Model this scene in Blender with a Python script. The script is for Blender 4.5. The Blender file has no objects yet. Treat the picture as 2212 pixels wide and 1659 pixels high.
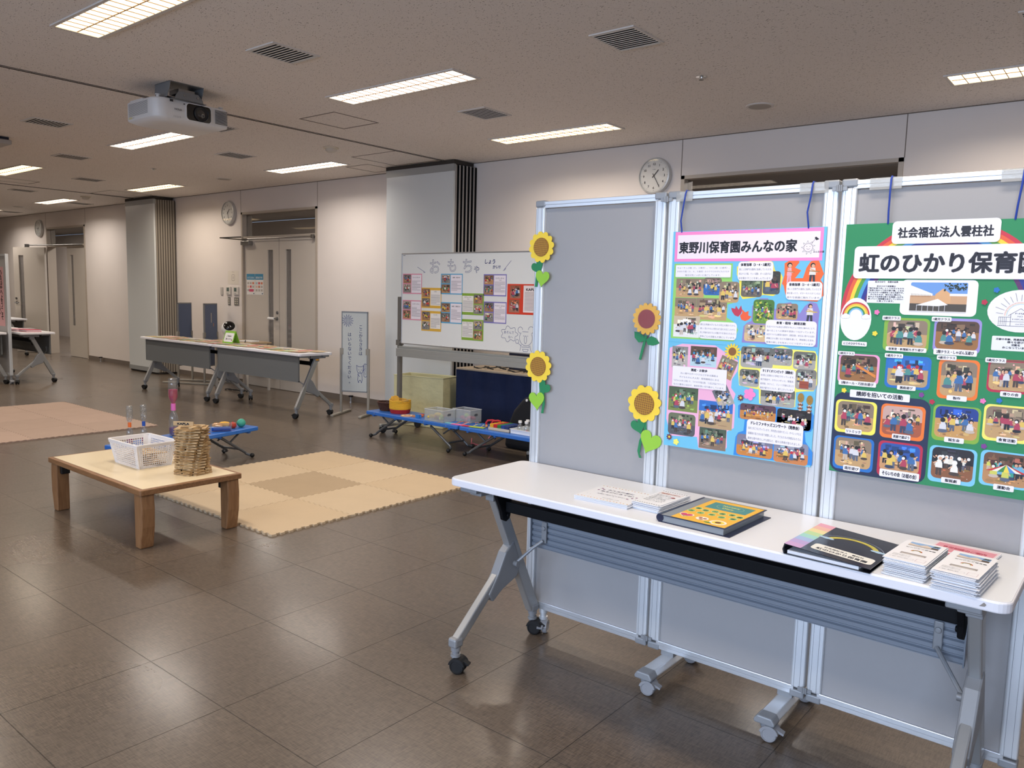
import bpy, bmesh, math, random
from mathutils import Vector, Matrix
from mathutils.geometry import tessellate_polygon
C = bpy.context.scene.collection
SC = bpy.context.scene
PI = math.pi
rnd = random.Random(7)
# ---------------------------------------------------------------- camera, world, light, exposure
cam = bpy.data.objects.new('camera', bpy.data.cameras.new('camera')); C.objects.link(cam)
yaw, pit, rol = -0.681927835, -0.11144757, 0.0261390706
F = Vector((math.sin(yaw)*math.cos(pit), math.cos(yaw)*math.cos(pit), math.sin(pit)))
R0 = Vector((math.cos(yaw), -math.sin(yaw), 0)); U0 = R0.cross(F)
RR = R0*math.cos(rol)+U0*math.sin(rol); UU = U0*math.cos(rol)-R0*math.sin(rol)
mw = Matrix((RR, UU, -F)).transposed().to_4x4(); mw.translation = Vector((0, 0, 1.4))
cam.matrix_world = mw
cam.data.sensor_width = 36; cam.data.lens = 1695.32*36/2212; cam.data.clip_start = 0.05
SC.camera = cam
SC.view_settings.view_transform = 'Standard'; SC.view_settings.look = 'None'
SC.view_settings.exposure = 0.14; SC.view_settings.gamma = 1; SC.view_settings.use_curve_mapping = False
w = bpy.data.worlds.new('sky'); SC.world = w; w.use_nodes = True
w.node_tree.nodes['Background'].inputs[0].default_value = (0.55, 0.72, 1.0, 1)
w.node_tree.nodes['Background'].inputs[1].default_value = 1.0
def window_light(x0, x1, name, power):
    d = bpy.data.lights.new(name, 'AREA'); d.shape = 'RECTANGLE'; d.size = x1-x0; d.size_y = 1.6
    d.energy = power; d.color = (0.69, 0.79, 1.0); d.spread = math.radians(125)
    o = bpy.data.objects.new(name, d); C.objects.link(o)
    o.location = ((x0+x1)/2, -3.35, 1.75); o.rotation_euler = (math.radians(70), 0, 0)
window_light(-6.2, -3.6, 'daylight_window', 38)
window_light(-3.2, -0.6, 'daylight_window', 84)
window_light(-0.2, 2.4, 'daylight_window', 84)
LAMP = 3.2; LAMP_W = 19.0

# ---------------------------------------------------------------- colours and materials
def lin(c):
    if isinstance(c, str): c = [int(c[i:i+2], 16)/255 for i in (0, 2, 4)]
    return tuple((v/12.92 if v <= 0.04045 else ((v+0.055)/1.055)**2.4) for v in c)
MATS = {}
def mat(name, col, rough=0.5, metal=0.0, emit=0, alpha=None, trans=0, spec=0.5, coat=0):
    if name in MATS: return MATS[name]
    m = bpy.data.materials.new(name); m.use_nodes = True
    b = m.node_tree.nodes['Principled BSDF']
    c = lin(col)
    b.inputs['Base Color'].default_value = (*c, 1); b.inputs['Roughness'].default_value = rough
    b.inputs['Metallic'].default_value = metal; b.inputs['Specular IOR Level'].default_value = spec
    if emit: b.inputs['Emission Color'].default_value = (*c, 1); b.inputs['Emission Strength'].default_value = emit
    if alpha is not None: b.inputs['Alpha'].default_value = alpha
    if trans: b.inputs['Transmission Weight'].default_value = trans
    if coat: b.inputs['Coat Weight'].default_value = coat; b.inputs['Coat Roughness'].default_value = 0.1
    MATS[name] = m; return m
def nodes(m):
    nt = m.node_tree; return nt, nt.nodes, nt.links, nt.nodes['Principled BSDF']
def add_noise(m, scale, amt, bump=0.0, bscale=None, detail=4, stretch=None, dist=0.002):
    """slight colour variation and bump from object-space noise"""
    nt, N, L, b = nodes(m)
    tc = N.new('ShaderNodeTexCoord'); mp = N.new('ShaderNodeMapping')
    L.new(tc.outputs['Object'], mp.inputs['Vector'])
    if stretch: mp.inputs['Scale'].default_value = stretch
    n = N.new('ShaderNodeTexNoise'); n.inputs['Scale'].default_value = scale; n.inputs['Detail'].default_value = detail
    L.new(mp.outputs[0], n.inputs['Vector'])
    c = b.inputs['Base Color'].default_value[:]
    r = N.new('ShaderNodeMapRange'); L.new(n.outputs['Fac'], r.inputs['Value'])
    r.inputs['From Min'].default_value = 0.25; r.inputs['From Max'].default_value = 0.75
    r.inputs['To Min'].default_value = 1-amt; r.inputs['To Max'].default_value = 1+amt
    v = N.new('ShaderNodeVectorMath'); v.operation = 'SCALE'; v.inputs[0].default_value = c[:3]
    L.new(r.outputs[0], v.inputs['Scale']); L.new(v.outputs[0], b.inputs['Base Color'])
    if bump:
        n2 = n
        if bscale:
            n2 = N.new('ShaderNodeTexNoise'); n2.inputs['Scale'].default_value = bscale; n2.inputs['Detail'].default_value = 3
            L.new(mp.outputs[0], n2.inputs['Vector'])
        bp = N.new('ShaderNodeBump'); bp.inputs['Strength'].default_value = bump; bp.inputs['Distance'].default_value = dist
        L.new(n2.outputs['Fac'], bp.inputs['Height']); L.new(bp.outputs[0], b.inputs['Normal'])
    return m
def wood(name, col, col2, stretch=(1, 14, 14), rough=0.45, scale=6):
    if name in MATS: return MATS[name]
    m = mat(name, col, rough); nt, N, L, b = nodes(m)
    tc = N.new('ShaderNodeTexCoord'); mp = N.new('ShaderNodeMapping'); mp.inputs['Scale'].default_value = stretch
    L.new(tc.outputs['Object'], mp.inputs['Vector'])
    n = N.new('ShaderNodeTexNoise'); n.inputs['Scale'].default_value = scale; n.inputs['Detail'].default_value = 5; n.inputs['Distortion'].default_value = 0.6
    L.new(mp.outputs[0], n.inputs['Vector'])
    cr = N.new('ShaderNodeValToRGB'); cr.color_ramp.elements[0].position = 0.35; cr.color_ramp.elements[1].position = 0.7
    cr.color_ramp.elements[0].color = (*lin(col), 1); cr.color_ramp.elements[1].color = (*lin(col2), 1)
    L.new(n.outputs['Fac'], cr.inputs[0]); L.new(cr.outputs[0], b.inputs['Base Color'])
    return m
# printed sheets: every shape of the print keeps its own ink colour
def print_mat():
    m = mat('printed_ink', 'ffffff', 0.55); nt, N, L, b = nodes(m)
    a = N.new('ShaderNodeAttribute'); a.attribute_name = 'ink'; L.new(a.outputs['Color'], b.inputs['Base Color']); return m
INK = print_mat()
WHITE = mat('white_plastic', 'e9e9e8', 0.4)
BLACK = mat('black_plastic', '101114', 0.45)
RUBBER = mat('black_rubber', '0c0d10', 0.6)
def floor_mat():
    m = mat('vinyl_tile_floor', '63574b', 0.33, spec=0.5); nt, N, L, b = nodes(m)
    tc = N.new('ShaderNodeTexCoord')
    # 50 cm tiles: seams from a brick texture with square cells
    mp = N.new('ShaderNodeMapping'); mp.inputs['Location'].default_value = (2.305, -1.345, 0)
    L.new(tc.outputs['Object'], mp.inputs['Vector'])
    br = N.new('ShaderNodeTexBrick'); br.offset = 0; br.inputs['Scale'].default_value = 1; br.inputs['Brick Width'].default_value = 0.5
    br.inputs['Row Height'].default_value = 0.5; br.inputs['Mortar Size'].default_value = 0.0016; br.inputs['Mortar Smooth'].default_value = 0.6
    br.inputs['Color1'].default_value = (*lin('5f5347'), 1); br.inputs['Color2'].default_value = (*lin('5b5045'), 1); br.inputs['Mortar'].default_value = (*lin('42392f'), 1)
    L.new(mp.outputs[0], br.inputs['Vector'])
    # woven fibre grain: two crossed stretched noises
    outs = []
    for s in ((26, 300, 1), (290, 31, 1)):
        mq = N.new('ShaderNodeMapping'); mq.inputs['Scale'].default_value = s; mq.inputs['Location'].default_value = (.31, .17, .43); mq.inputs['Rotation'].default_value = (0.11, 0.07, 0.03); L.new(tc.outputs['Object'], mq.inputs['Vector'])
        n = N.new('ShaderNodeTexNoise'); n.inputs['Scale'].default_value = 1; n.inputs['Detail'].default_value = 3; n.inputs['Distortion'].default_value = 0.35; L.new(mq.outputs[0], n.inputs['Vector']); outs.append(n)
    ad = N.new('ShaderNodeMath'); ad.operation = 'ADD'; L.new(outs[0].outputs['Fac'], ad.inputs[0]); L.new(outs[1].outputs['Fac'], ad.inputs[1])
    mr = N.new('ShaderNodeMapRange'); mr.inputs['From Min'].default_value = 0.75; mr.inputs['From Max'].default_value = 1.25
    mr.inputs['To Min'].default_value = 0.66; mr.inputs['To Max'].default_value = 1.4; L.new(ad.outputs[0], mr.inputs['Value'])
    v = N.new('ShaderNodeVectorMath'); v.operation = 'SCALE'; L.new(br.outputs['Color'], v.inputs[0]); L.new(mr.outputs[0], v.inputs['Scale'])
    L.new(v.outputs[0], b.inputs['Base Color'])
    # roughness patches (waxed floor) and sunken seams
    n3 = N.new('ShaderNodeTexNoise'); n3.inputs['Scale'].default_value = 0.9; n3.inputs['Detail'].default_value = 0; L.new(tc.outputs['Object'], n3.inputs['Vector'])
    r3 = N.new('ShaderNodeMapRange'); r3.inputs['To Min'].default_value = 0.24; r3.inputs['To Max'].default_value = 0.34; L.new(n3.outputs['Fac'], r3.inputs['Value']); L.new(r3.outputs[0], b.inputs['Roughness'])
    b1 = N.new('ShaderNodeBump'); b1.inputs['Strength'].default_value = 0.1; b1.inputs['Distance'].default_value = 0.0012; L.new(ad.outputs[0], b1.inputs['Height'])
    b2 = N.new('ShaderNodeBump'); b2.invert = True; b2.inputs['Strength'].default_value = 0.5; b2.inputs['Distance'].default_value = 0.0015; L.new(br.outputs['Fac'], b2.inputs['Height']); L.new(b1.outputs[0], b2.inputs['Normal'])
    b3 = N.new('ShaderNodeBump'); b3.invert = True; b3.inputs['Strength'].default_value = 0.8; b3.inputs['Distance'].default_value = 0.002; L.new(br.outputs['Fac'], b3.inputs['Height']); L.new(b2.outputs[0], b3.inputs['Normal'])
    L.new(b3.outputs[0], b.inputs['Normal'])
    b.inputs['Coat Weight'].default_value = 0.22; b.inputs['Coat Roughness'].default_value = 0.11; L.new(b2.outputs[0], b.inputs['Coat Normal'])
    return m
def ceiling_mat():
    m = mat('rock_wool_ceiling', 'c9beb3', 0.9, spec=0.2); nt, N, L, b = nodes(m)
    tc = N.new('ShaderNodeTexCoord')
    vn = N.new('ShaderNodeTexNoise'); vn.inputs['Scale'].default_value = 60; vn.inputs['Detail'].default_value = 2; L.new(tc.outputs['Object'], vn.inputs['Vector'])
    sc = N.new('ShaderNodeVectorMath'); sc.operation = 'MULTIPLY_ADD'; sc.inputs[1].default_value = (0.02, 0.02, 0); L.new(vn.outputs['Color'], sc.inputs[0])
    mp = N.new('ShaderNodeMapping'); mp.inputs['Scale'].default_value = (1, 2.2, 1); mp.inputs['Rotation'].default_value = (0, 0, 0.5)
    L.new(tc.outputs['Object'], mp.inputs['Vector']); L.new(mp.outputs[0], sc.inputs[2])
    masks = []
    for s, t in ((52, 0.17), (110, 0.15)):
        vo = N.new('ShaderNodeTexVoronoi'); vo.inputs['Scale'].default_value = s; L.new(sc.outputs[0], vo.inputs['Vector'])
        # only some cells carry a pit
        sp = N.new('ShaderNodeSeparateColor'); L.new(vo.outputs['Color'], sp.inputs[0])
        a = N.new('ShaderNodeMath'); a.operation = 'MULTIPLY'; a.inputs[1].default_value = t*1.6; L.new(sp.outputs[0], a.inputs[0])
        g = N.new('ShaderNodeMath'); g.operation = 'LESS_THAN'; L.new(vo.outputs['Distance'], g.inputs[0]); L.new(a.outputs[0], g.inputs[1]); masks.append(g)
    mx = N.new('ShaderNodeMath'); mx.operation = 'MAXIMUM'; L.new(masks[0].outputs[0], mx.inputs[0]); L.new(masks[1].outputs[0], mx.inputs[1])
    mix = N.new('ShaderNodeMix'); mix.data_type = 'RGBA'; mix.inputs[6].default_value = (*lin('e8e1db'), 1); mix.inputs[7].default_value = (*lin('7e736a'), 1)
    L.new(mx.outputs[0], mix.inputs[0]); L.new(mix.outputs[2], b.inputs['Base Color'])
    n = N.new('ShaderNodeTexNoise'); n.inputs['Scale'].default_value = 180; L.new(tc.outputs['Object'], n.inputs['Vector'])
    bp = N.new('ShaderNodeBump'); bp.inputs['Strength'].default_value = 0.25; bp.inputs['Distance'].default_value = 0.002; L.new(n.outputs['Fac'], bp.inputs['Height']); L.new(bp.outputs[0], b.inputs['Normal'])
    return m
def glass(name, tint='dfe6e8', refl=0.12, opac=0.0):
    if name in MATS: return MATS[name]
    m = bpy.data.materials.new(name); m.use_nodes = True; nt = m.node_tree; N = nt.nodes; L = nt.links
    N.remove(N['Principled BSDF']); out = N['Material Output']
    t = N.new('ShaderNodeBsdfTransparent'); t.inputs[0].default_value = (*lin(tint), 1)
    g = N.new('ShaderNodeBsdfGlossy'); g.inputs['Roughness'].default_value = 0.03
    lw = N.new('ShaderNodeLayerWeight'); pw = N.new('ShaderNodeMath'); pw.operation = 'POWER'; pw.inputs[1].default_value = 4; lw.inputs[0].default_value = 0.5
    L.new(lw.outputs['Facing'], pw.inputs[0])
    ad = N.new('ShaderNodeMath'); ad.operation = 'MULTIPLY_ADD'; ad.use_clamp = True; ad.inputs[1].default_value = 0.7; ad.inputs[2].default_value = 0.03+refl*0.12; L.new(pw.outputs[0], ad.inputs[0])
    mx = N.new('ShaderNodeMixShader'); L.new(ad.outputs[0], mx.inputs[0]); L.new(t.outputs[0], mx.inputs[1]); L.new(g.outputs[0], mx.inputs[2])
    last = mx
    if opac:
        d = N.new('ShaderNodeBsdfDiffuse'); d.inputs[0].default_value = (*lin(tint), 1)
        m2 = N.new('ShaderNodeMixShader'); m2.inputs[0].default_value = opac; L.new(mx.outputs[0], m2.inputs[1]); L.new(d.outputs[0], m2.inputs[2]); last = m2
    L.new(last.outputs[0], out.inputs[0]); MATS[name] = m; return m
# ---------------------------------------------------------------- mesh helpers
class MB:
    def __init__(s): s.v = []; s.f = []; s.m = []; s.T = Matrix.Identity(4)
    def add(s, vs, fs, m=0):
        n = len(s.v); s.v += [tuple(s.T @ Vector(p)) for p in vs]; s.f += [tuple(i+n for i in f) for f in fs]; s.m += [m]*len(fs); return s
    def box(s, x0, x1, y0, y1, z0, z1, m=0):
        x0, x1 = min(x0, x1), max(x0, x1); y0, y1 = min(y0, y1), max(y0, y1); z0, z1 = min(z0, z1), max(z0, z1)
        return s.add([(x0,y0,z0),(x1,y0,z0),(x1,y1,z0),(x0,y1,z0),(x0,y0,z1),(x1,y0,z1),(x1,y1,z1),(x0,y1,z1)],
            [(0,3,2,1),(4,5,6,7),(0,1,5,4),(1,2,6,5),(2,3,7,6),(3,0,4,7)], m)
    def bar(s, p, q, w, h, m=0, up=(0,0,1)):
        """rectangular bar from p to q, w across, h along 'up'"""
        p, q = Vector(p), Vector(q); d = (q-p).normalized(); a = d.cross(Vector(up)).normalized(); b = a.cross(d).normalized()
        a *= w/2; b *= h/2
        return s.add([p-a-b,p+a-b,p+a+b,p-a+b,q-a-b,q+a-b,q+a+b,q-a+b], [(0,3,2,1),(4,5,6,7),(0,1,5,4),(1,2,6,5),(2,3,7,6),(3,0,4,7)], m)
    def tube(s, pts, r, n=8, m=0, caps=True):
        pts = [Vector(p) for p in pts]; rs = r if isinstance(r, (list, tuple)) else [r]*len(pts)
        vs = []; fs = []; a = None
        for i, p in enumerate(pts):
            d = ((pts[min(i+1, len(pts)-1)]-p).normalized() if i < len(pts)-1 else Vector((0,0,0))) + ((p-pts[i-1]).normalized() if i else Vector((0,0,0)))
            d.normalize()
            if a is None: a = d.cross(Vector((0,0,1)) if abs(d.z) < 0.95 else Vector((1,0,0))).normalized()
            a = (a-d*a.dot(d)).normalized(); b = d.cross(a)
            for k in range(n): t = 2*PI*k/n; vs.append(p+(a*math.cos(t)+b*math.sin(t))*rs[i])
        for i in range(len(pts)-1):
            for k in range(n): k2 = (k+1) % n; fs.append((i*n+k, i*n+k2, (i+1)*n+k2, (i+1)*n+k))
        if caps: fs.append(tuple(range(n))[::-1]); fs.append(tuple(range((len(pts)-1)*n, len(pts)*n)))
        return s.add(vs, fs, m)
    def cyl(s, p, q, r, n=16, m=0, r2=None): return s.tube([p, q], [r, r if r2 is None else r2], n, m)
    def lathe(s, prof, c=(0,0,0), n=20, m=0, ax='z', caps=True):
        vs = []; fs = []; c = Vector(c)
        for (r, z) in prof:
            for k in range(n):
                t = 2*PI*k/n; x, y = r*math.cos(t), r*math.sin(t)
                vs.append(c+Vector({'z':(x,y,z),'y':(x,-z,y),'x':(z,x,y)}[ax]))
        for i in range(len(prof)-1):
            for k in range(n): k2 = (k+1) % n; fs.append((i*n+k, i*n+k2, (i+1)*n+k2, (i+1)*n+k))
        if caps: fs.append(tuple(range(n))[::-1]); fs.append(tuple(range((len(prof)-1)*n, len(prof)*n)))
        return s.add(vs, fs, m)
    def prism(s, poly, ax, a, b, m=0):
        f = {'z':lambda u,v,t:(u,v,t),'y':lambda u,v,t:(u,t,v),'x':lambda u,v,t:(t,u,v)}[ax]; n = len(poly)
        vs = [f(u,v,a) for u,v in poly]+[f(u,v,b) for u,v in poly]
        return s.add(vs, [tuple(range(n))[::-1], tuple(range(n, 2*n))]+[(i,(i+1)%n,(i+1)%n+n,i+n) for i in range(n)], m)
    def sphere(s, c, r, n=16, k=10, m=0, sz=1.0):
        prof = [(max(1e-4, r*math.sin(PI*i/k)), -r*sz*math.cos(PI*i/k)) for i in range(k+1)]
        return s.lathe(prof, c, n, m)
    def build(s, name, mats, parent=None, bevel=0, smooth=False, seg=2):
        me = bpy.data.meshes.new(name); me.from_pydata(s.v, [], s.f)
        if not isinstance(mats, (list, tuple)): mats = [mats]
        for x in mats: me.materials.append(x)
        for p, mi in zip(me.polygons, s.m): p.material_index = min(mi, len(mats)-1)
        bm = bmesh.new(); bm.from_mesh(me); bmesh.ops.recalc_face_normals(bm, faces=bm.faces[:]); bm.to_mesh(me); bm.free()
        if smooth:
            for p in me.polygons: p.use_smooth = True
            try: me.set_sharp_from_angle(angle=math.radians(40))
            except Exception: pass
        o = bpy.data.objects.new(name, me); C.objects.link(o)
        if parent: o.parent = parent
        if bevel:
            md = o.modifiers.new('bevel', 'BEVEL'); md.width = bevel; md.segments = seg; md.limit_method = 'ANGLE'; md.angle_limit = math.radians(35)
        return o
def ring(m, x0, x1, y0, y1, w_, z0, z1):
    return m.box(x0, x1, y0, y0+w_, z0, z1).box(x0, x1, y1-w_, y1, z0, z1).box(x0, x0+w_, y0+w_, y1-w_, z0, z1).box(x1-w_, x1, y0+w_, y1-w_, z0, z1)
def box(name, m, parent, *a, bevel=0): return MB().box(*a).build(name, m, parent, bevel)
def thing(name, label, cat, loc=(0,0,0), rotz=0, group=None):
    o = bpy.data.objects.new(name, None); C.objects.link(o); o.empty_display_size = 0.05
    o.location = loc; o.rotation_euler = (0, 0, rotz); tag(o, label, cat, group); return o
def tag(o, label, cat, group=None, kind=None):
    o['label'] = label; o['category'] = cat
    if group: o['group'] = group
    if kind: o['kind'] = kind
    return o
def struct(o): o['kind'] = 'structure'; return o
def place(o, loc, rotz=0): o.location = loc; o.rotation_euler = (0, 0, rotz); return o
def kids(o): return [c for c in bpy.data.objects if c.parent == o]
def dup(o, loc, rotz=0, label=None, rot=None):
    def cp(s, par):
        c = s.copy(); C.objects.link(c)
        if par: c.parent = par
        for ch in kids(s): cp(ch, c)
        return c
    r = cp(o, None); r.location = loc; r.rotation_euler = rot or (0, 0, rotz)
    if label: r['label'] = label
    return r
def rrect(x, y, w_, h, r, n=4):
    """rounded rectangle polygon, lower left x,y"""
    P = []
    for cx, cy, a0 in ((x+w_-r, y+r, -PI/2), (x+w_-r, y+h-r, 0), (x+r, y+h-r, PI/2), (x+r, y+r, PI)):
        for k in range(n+1): t = a0+PI/2*k/n; P.append((cx+r*math.cos(t), cy+r*math.sin(t)))
    return P
def ell(cx, cy, rx, ry=None, n=14, a0=0, a1=2*PI):
    ry = rx if ry is None else ry; full = abs(a1-a0-2*PI) < 1e-6; k = n if full else n+1
    return [(cx+rx*math.cos(a0+(a1-a0)*i/n), cy+ry*math.sin(a0+(a1-a0)*i/n)) for i in range(k)]
# ---------------------------------------------------------------- printed graphics and lettering
GLY = {}
def glyphs(s, res=3):
    if (s, res) in GLY: return GLY[(s, res)]
    c = bpy.data.curves.new('lettering', 'FONT'); c.body = s; c.size = 1; c.resolution_u = res
    o = bpy.data.objects.new('lettering', c); me = bpy.data.meshes.new_from_object(o)
    V = [(v.co.x, v.co.y) for v in me.vertices]; P = [tuple(p.vertices) for p in me.polygons]
    cnt = {}
    for p in P:
        for i in range(len(p)):
            e = (p[i], p[(i+1) % len(p)]); k = tuple(sorted(e)); cnt.setdefault(k, []).append(e)
    E = [v[0] for v in cnt.values() if len(v) == 1]
    bpy.data.objects.remove(o); bpy.data.curves.remove(c); bpy.data.meshes.remove(me)
    xs = [v[0] for v in V] or [0]; ys = [v[1] for v in V] or [0]
    GLY[(s, res)] = (V, P, E, min(xs), max(xs), min(ys), max(ys)); return GLY[(s, res)]
class PR:
    STEP = 0.00001
    def __init__(s): s.v = []; s.f = []; s.c = []; s.k = 1; s.T = None
    def raw(s, vs, fs, col):
        n = len(s.v); z = s.k*s.STEP
        for x, y in vs:
            if s.T: x, y = s.T(x, y)
            s.v.append((x, y, z))
        for f in fs:
            if len(f) > 4:
                tr = [t for t in tessellate_polygon([[Vector((vs[i][0], vs[i][1], 0)) for i in f]])]
                s.f += [tuple(f[i]+n for i in t) for t in tr]; s.c += [lin(col)]*len(tr)
            else: s.f.append(tuple(i+n for i in f)); s.c.append(lin(col))
        return s
    def up(s, n=1): s.k += n; return s
    def poly(s, pts, col): s.up(); return s.raw(pts, [tuple(range(len(pts)))], col)
    def rect(s, x, y, w_, h, col): return s.poly([(x,y),(x+w_,y),(x+w_,y+h),(x,y+h)], col)
    def rr(s, x, y, w_, h, r, col): return s.poly(rrect(x, y, w_, h, r), col)
    def circ(s, x, y, r, col, ry=None, n=14): return s.poly(ell(x, y, r, ry, n), col)
    def line(s, pts, w_, col, up=True):
        if up: s.up()
        for a, b in zip(pts[:-1], pts[1:]):
            dx, dy = b[0]-a[0], b[1]-a[1]; l = math.hypot(dx, dy) or 1; nx, ny = -dy/l*w_/2, dx/l*w_/2; ex, ey = dx/l*w_*0.3, dy/l*w_*0.3
            s.raw([(a[0]+nx-ex,a[1]+ny-ey),(a[0]-nx-ex,a[1]-ny-ey),(b[0]-nx+ex,b[1]-ny+ey),(b[0]+nx+ex,b[1]+ny+ey)], [(0,1,2,3)], col)
        return s
    def text(s, t, x, y, size, col='202028', al='l', bold=0.0, width=None, outline=None, res=3, shear=0):
        """size = cap/ideograph height; width squeezes the line to that width"""
        V, P, E, a, b, c0, c1 = glyphs(t, res)
        if not V: return s
        sc = size/0.86; sx = sc if width is None else width/(b-a)
        ox = {'l': -a*sx, 'c': -(a+b)/2*sx, 'r': -b*sx}[al]
        if outline:
            s.up()
            for i, j in E: s.line([(x+ox+V[i][0]*sx, y+V[i][1]*sc), (x+ox+V[j][0]*sx, y+V[j][1]*sc)], outline, col, False)
            return s
        s.up(2)
        offs = [(0, 0)] if not bold else [(i*bold*size, j*bold*size) for i, j in ((-1,-.6),(1,-.6),(-1,.6),(1,.6),(0,0),(0,1),(0,-1))]
        for n, (dx, dy) in enumerate(offs):
            s.k += 0.02
            s.raw([(x+ox+u*sx+dx+shear*v*sc, y+v*sc+dy) for u, v in V], P, col)
        return s
    def vtext(s, t, x, y, size, col, step=1.15, bold=0):
        for i, ch in enumerate(t): s.text(ch, x, y-i*size*step, size, col, 'c', bold)
        return s
    def build(s, name, parent=None, loc=(0,0,0), stand=True, rz=0, rx=None):
        me = bpy.data.meshes.new(name); me.from_pydata(s.v, [], s.f); me.materials.append(INK)
        at = me.color_attributes.new('ink', 'FLOAT_COLOR', 'CORNER'); buf = []
        for p, c in zip(me.polygons, s.c): buf += [c[0], c[1], c[2], 1.0]*len(p.vertices)
        at.data.foreach_set('color', buf)
        o = bpy.data.objects.new(name, me); C.objects.link(o)
        if parent: o.parent = parent
        o.location = loc; o.rotation_euler = (PI/2 if stand else 0, 0, rz)
        return o
def photo(p, x, y, w_, h, seed, sky='8a7a68', ground='b08a5c', shirts=('d8d8dc','3f6fa8','b0415a','e0c060'), n=6, r=0.12, kids_h=0.42, hats=None, spots=0):
    """a printed snapshot of a class: room or field, and figures with dark hair"""
    q = random.Random(seed)
    def tone(c, g): return [max(0, min(1, int(c[k:k+2], 16)/255*g*q.uniform(.88, 1.12))) for k in (0, 2, 4)]
    hz = y+h*q.uniform(.48, .62)
    if r: p.poly(rrect(x, y, w_, h, r*min(w_, h)), ground); P = rrect(x, y, w_, h, r*min(w_, h)); P = [(a, max(b, hz)) for a, b in P]; p.poly([v for i, v in enumerate(P) if i == 0 or v != P[i-1]], sky)
    else: p.rect(x, y, w_, h, ground); p.rect(x, hz, w_, y+h-hz, sky)
    m_ = .09
    for i in range(16):                                           # shelves, windows, notices behind
        bw = w_*q.uniform(.03, .2); bx = x+w_*q.uniform(m_, 1-m_-bw/w_); bh = h*q.uniform(.03, .2); by = min(hz+(y+h*.95-hz-bh)*q.random(), y+h*.95-bh)
        p.rect(bx, by, bw, bh, tone(sky, q.choice((.45, .7, 1.25, 1.6))))
    for i in range(9):
        p.poly(ell(x+w_*q.uniform(.16, .84), y+h*q.uniform(.1, .4), w_*q.uniform(.03, .14), h*q.uniform(.015, .06), 8), tone(ground, q.choice((.7, .85, 1.2, 1.3))))
    for i in range(14): p.rect(x+w_*q.uniform(m_, .88), y+h*q.uniform(.08, .5), w_*.02, h*.02, q.choice(shirts+('f0f0f0', '2a2a2c', 'd0a080')))
    figs = []
    for i in range(n+2):
        d = q.random(); figs.append((.55-.5*d, x+w_*(0.1+0.8*(i+q.random())/(n+2)), (.6+.7*d)*kids_h*h))
    figs.sort(reverse=True)
    for fy, cx, k in figs:
        by = y+h*(.06+fy*.75); k = min(k, y+h*.96-by); hw = k*q.uniform(.15, .2); cx = min(max(cx, x+hw*1.7), x+w_-hw*1.7); sit = q.random() < .45
        sh = q.choice(shirts); leg = q.choice(('20242e', '35435f', '4a3f3a', '5a6478', 'c8b8a8')); ly = k*(.16 if sit else .34)
        if sit: p.poly(ell(cx, by+ly*.5, hw*1.35, ly*.6, 8), leg)
        else: p.poly([(cx-hw*.75, by), (cx-hw*.15, by), (cx, by+ly), (cx+hw*.15, by), (cx+hw*.75, by), (cx+hw*.7, by+ly*1.15), (cx-hw*.7, by+ly*1.15)], leg)
        ty = by+ly; th = k*.36
        p.poly([(cx-hw*.95, ty), (cx+hw*.95, ty), (cx+hw*.85, ty+th*.6), (cx+hw*.45, ty+th), (cx-hw*.45, ty+th), (cx-hw*.85, ty+th*.6)], sh)
        s_ = q.choice((-1, 1)); p.line([(cx+s_*hw*.6, ty+th*.75), (cx+s_*hw*q.uniform(1.1, 1.5), ty+th*q.uniform(.2, 1.2))], hw*.3, 'd9ab8a')
        hx = cx+hw*q.uniform(-.2, .2); hy = ty+th+k*.1; hr = k*.115
        p.circ(hx, hy, hr, hats and q.choice(hats) or q.choice(('1c1a1c', '241e1c', '2c2420')), hr*1.05, n=9)
        if q.random() < .65: p.circ(hx+hr*q.uniform(-.35, .35), hy-hr*.3, hr*.68, q.choice(('e3b898', 'd8a888', 'f1ece8')), n=8)
    return p
print('helpers ready')
# ================================================================ ROOM
W = 6.467; ZC = 2.82; XL, XR, YF = -24.0, 2.9, -3.0
WALL = add_noise(mat('painted_wall', 'dbd3cd', 0.75, spec=0.3), 2.0, 0.02, 0.06, 60, dist=0.001)
DOOR = add_noise(mat('door_paint', 'c0b8ae', 0.5), 3, 0.015)
FRAME = mat('door_frame_paint', 'b0a598', 0.45)
DARKLINE = mat('dark_joint', '4a423b', 0.9)
ALU = mat('brushed_aluminium', 'c3c6ca', 0.32, 0.75)
STEEL = mat('satin_steel', '9a9a9a', 0.3, 0.9)
struct(MB().box(XL, XR, YF, W+3.0, -0.1, 0).build('floor', floor_mat()))
struct(MB().box(XL, XR, YF, W+0.0, ZC, ZC+0.1).build('ceiling', ceiling_mat()))
# back wall with three door openings
DO = [(-17.40, -15.62, 2.52), (-10.38, -8.60, 2.50), (-3.37, -1.55, 2.50)]
m = MB(); x = XL
for a, b, h in DO: m.box(x, a, W, W+0.15, 0, ZC); m.box(a, b, W, W+0.15, h, ZC); x = b
m.box(x, XR, W, W+0.15, 0, ZC); struct(m.build('wall_back', WALL))
struct(MB().box(XL-0.1, XL, YF, W, 0, ZC).build('wall_left', WALL))
struct(MB().box(XR, XR+0.1, YF, W, 0, ZC).build('wall_right', WALL))
wins = [(-6.2, -3.6), (-3.2, -0.6), (-0.2, 2.4)]
m = MB(); x = XL
for a, b in wins: m.box(x, a, YF-0.15, YF, 0, ZC); m.box(a, b, YF-0.15, YF, 0, 0.85); m.box(a, b, YF-0.15, YF, 2.45, ZC); x = b
m.box(x, XR, YF-0.15, YF, 0, ZC); struct(m.build('wall_front', WALL))
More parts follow.
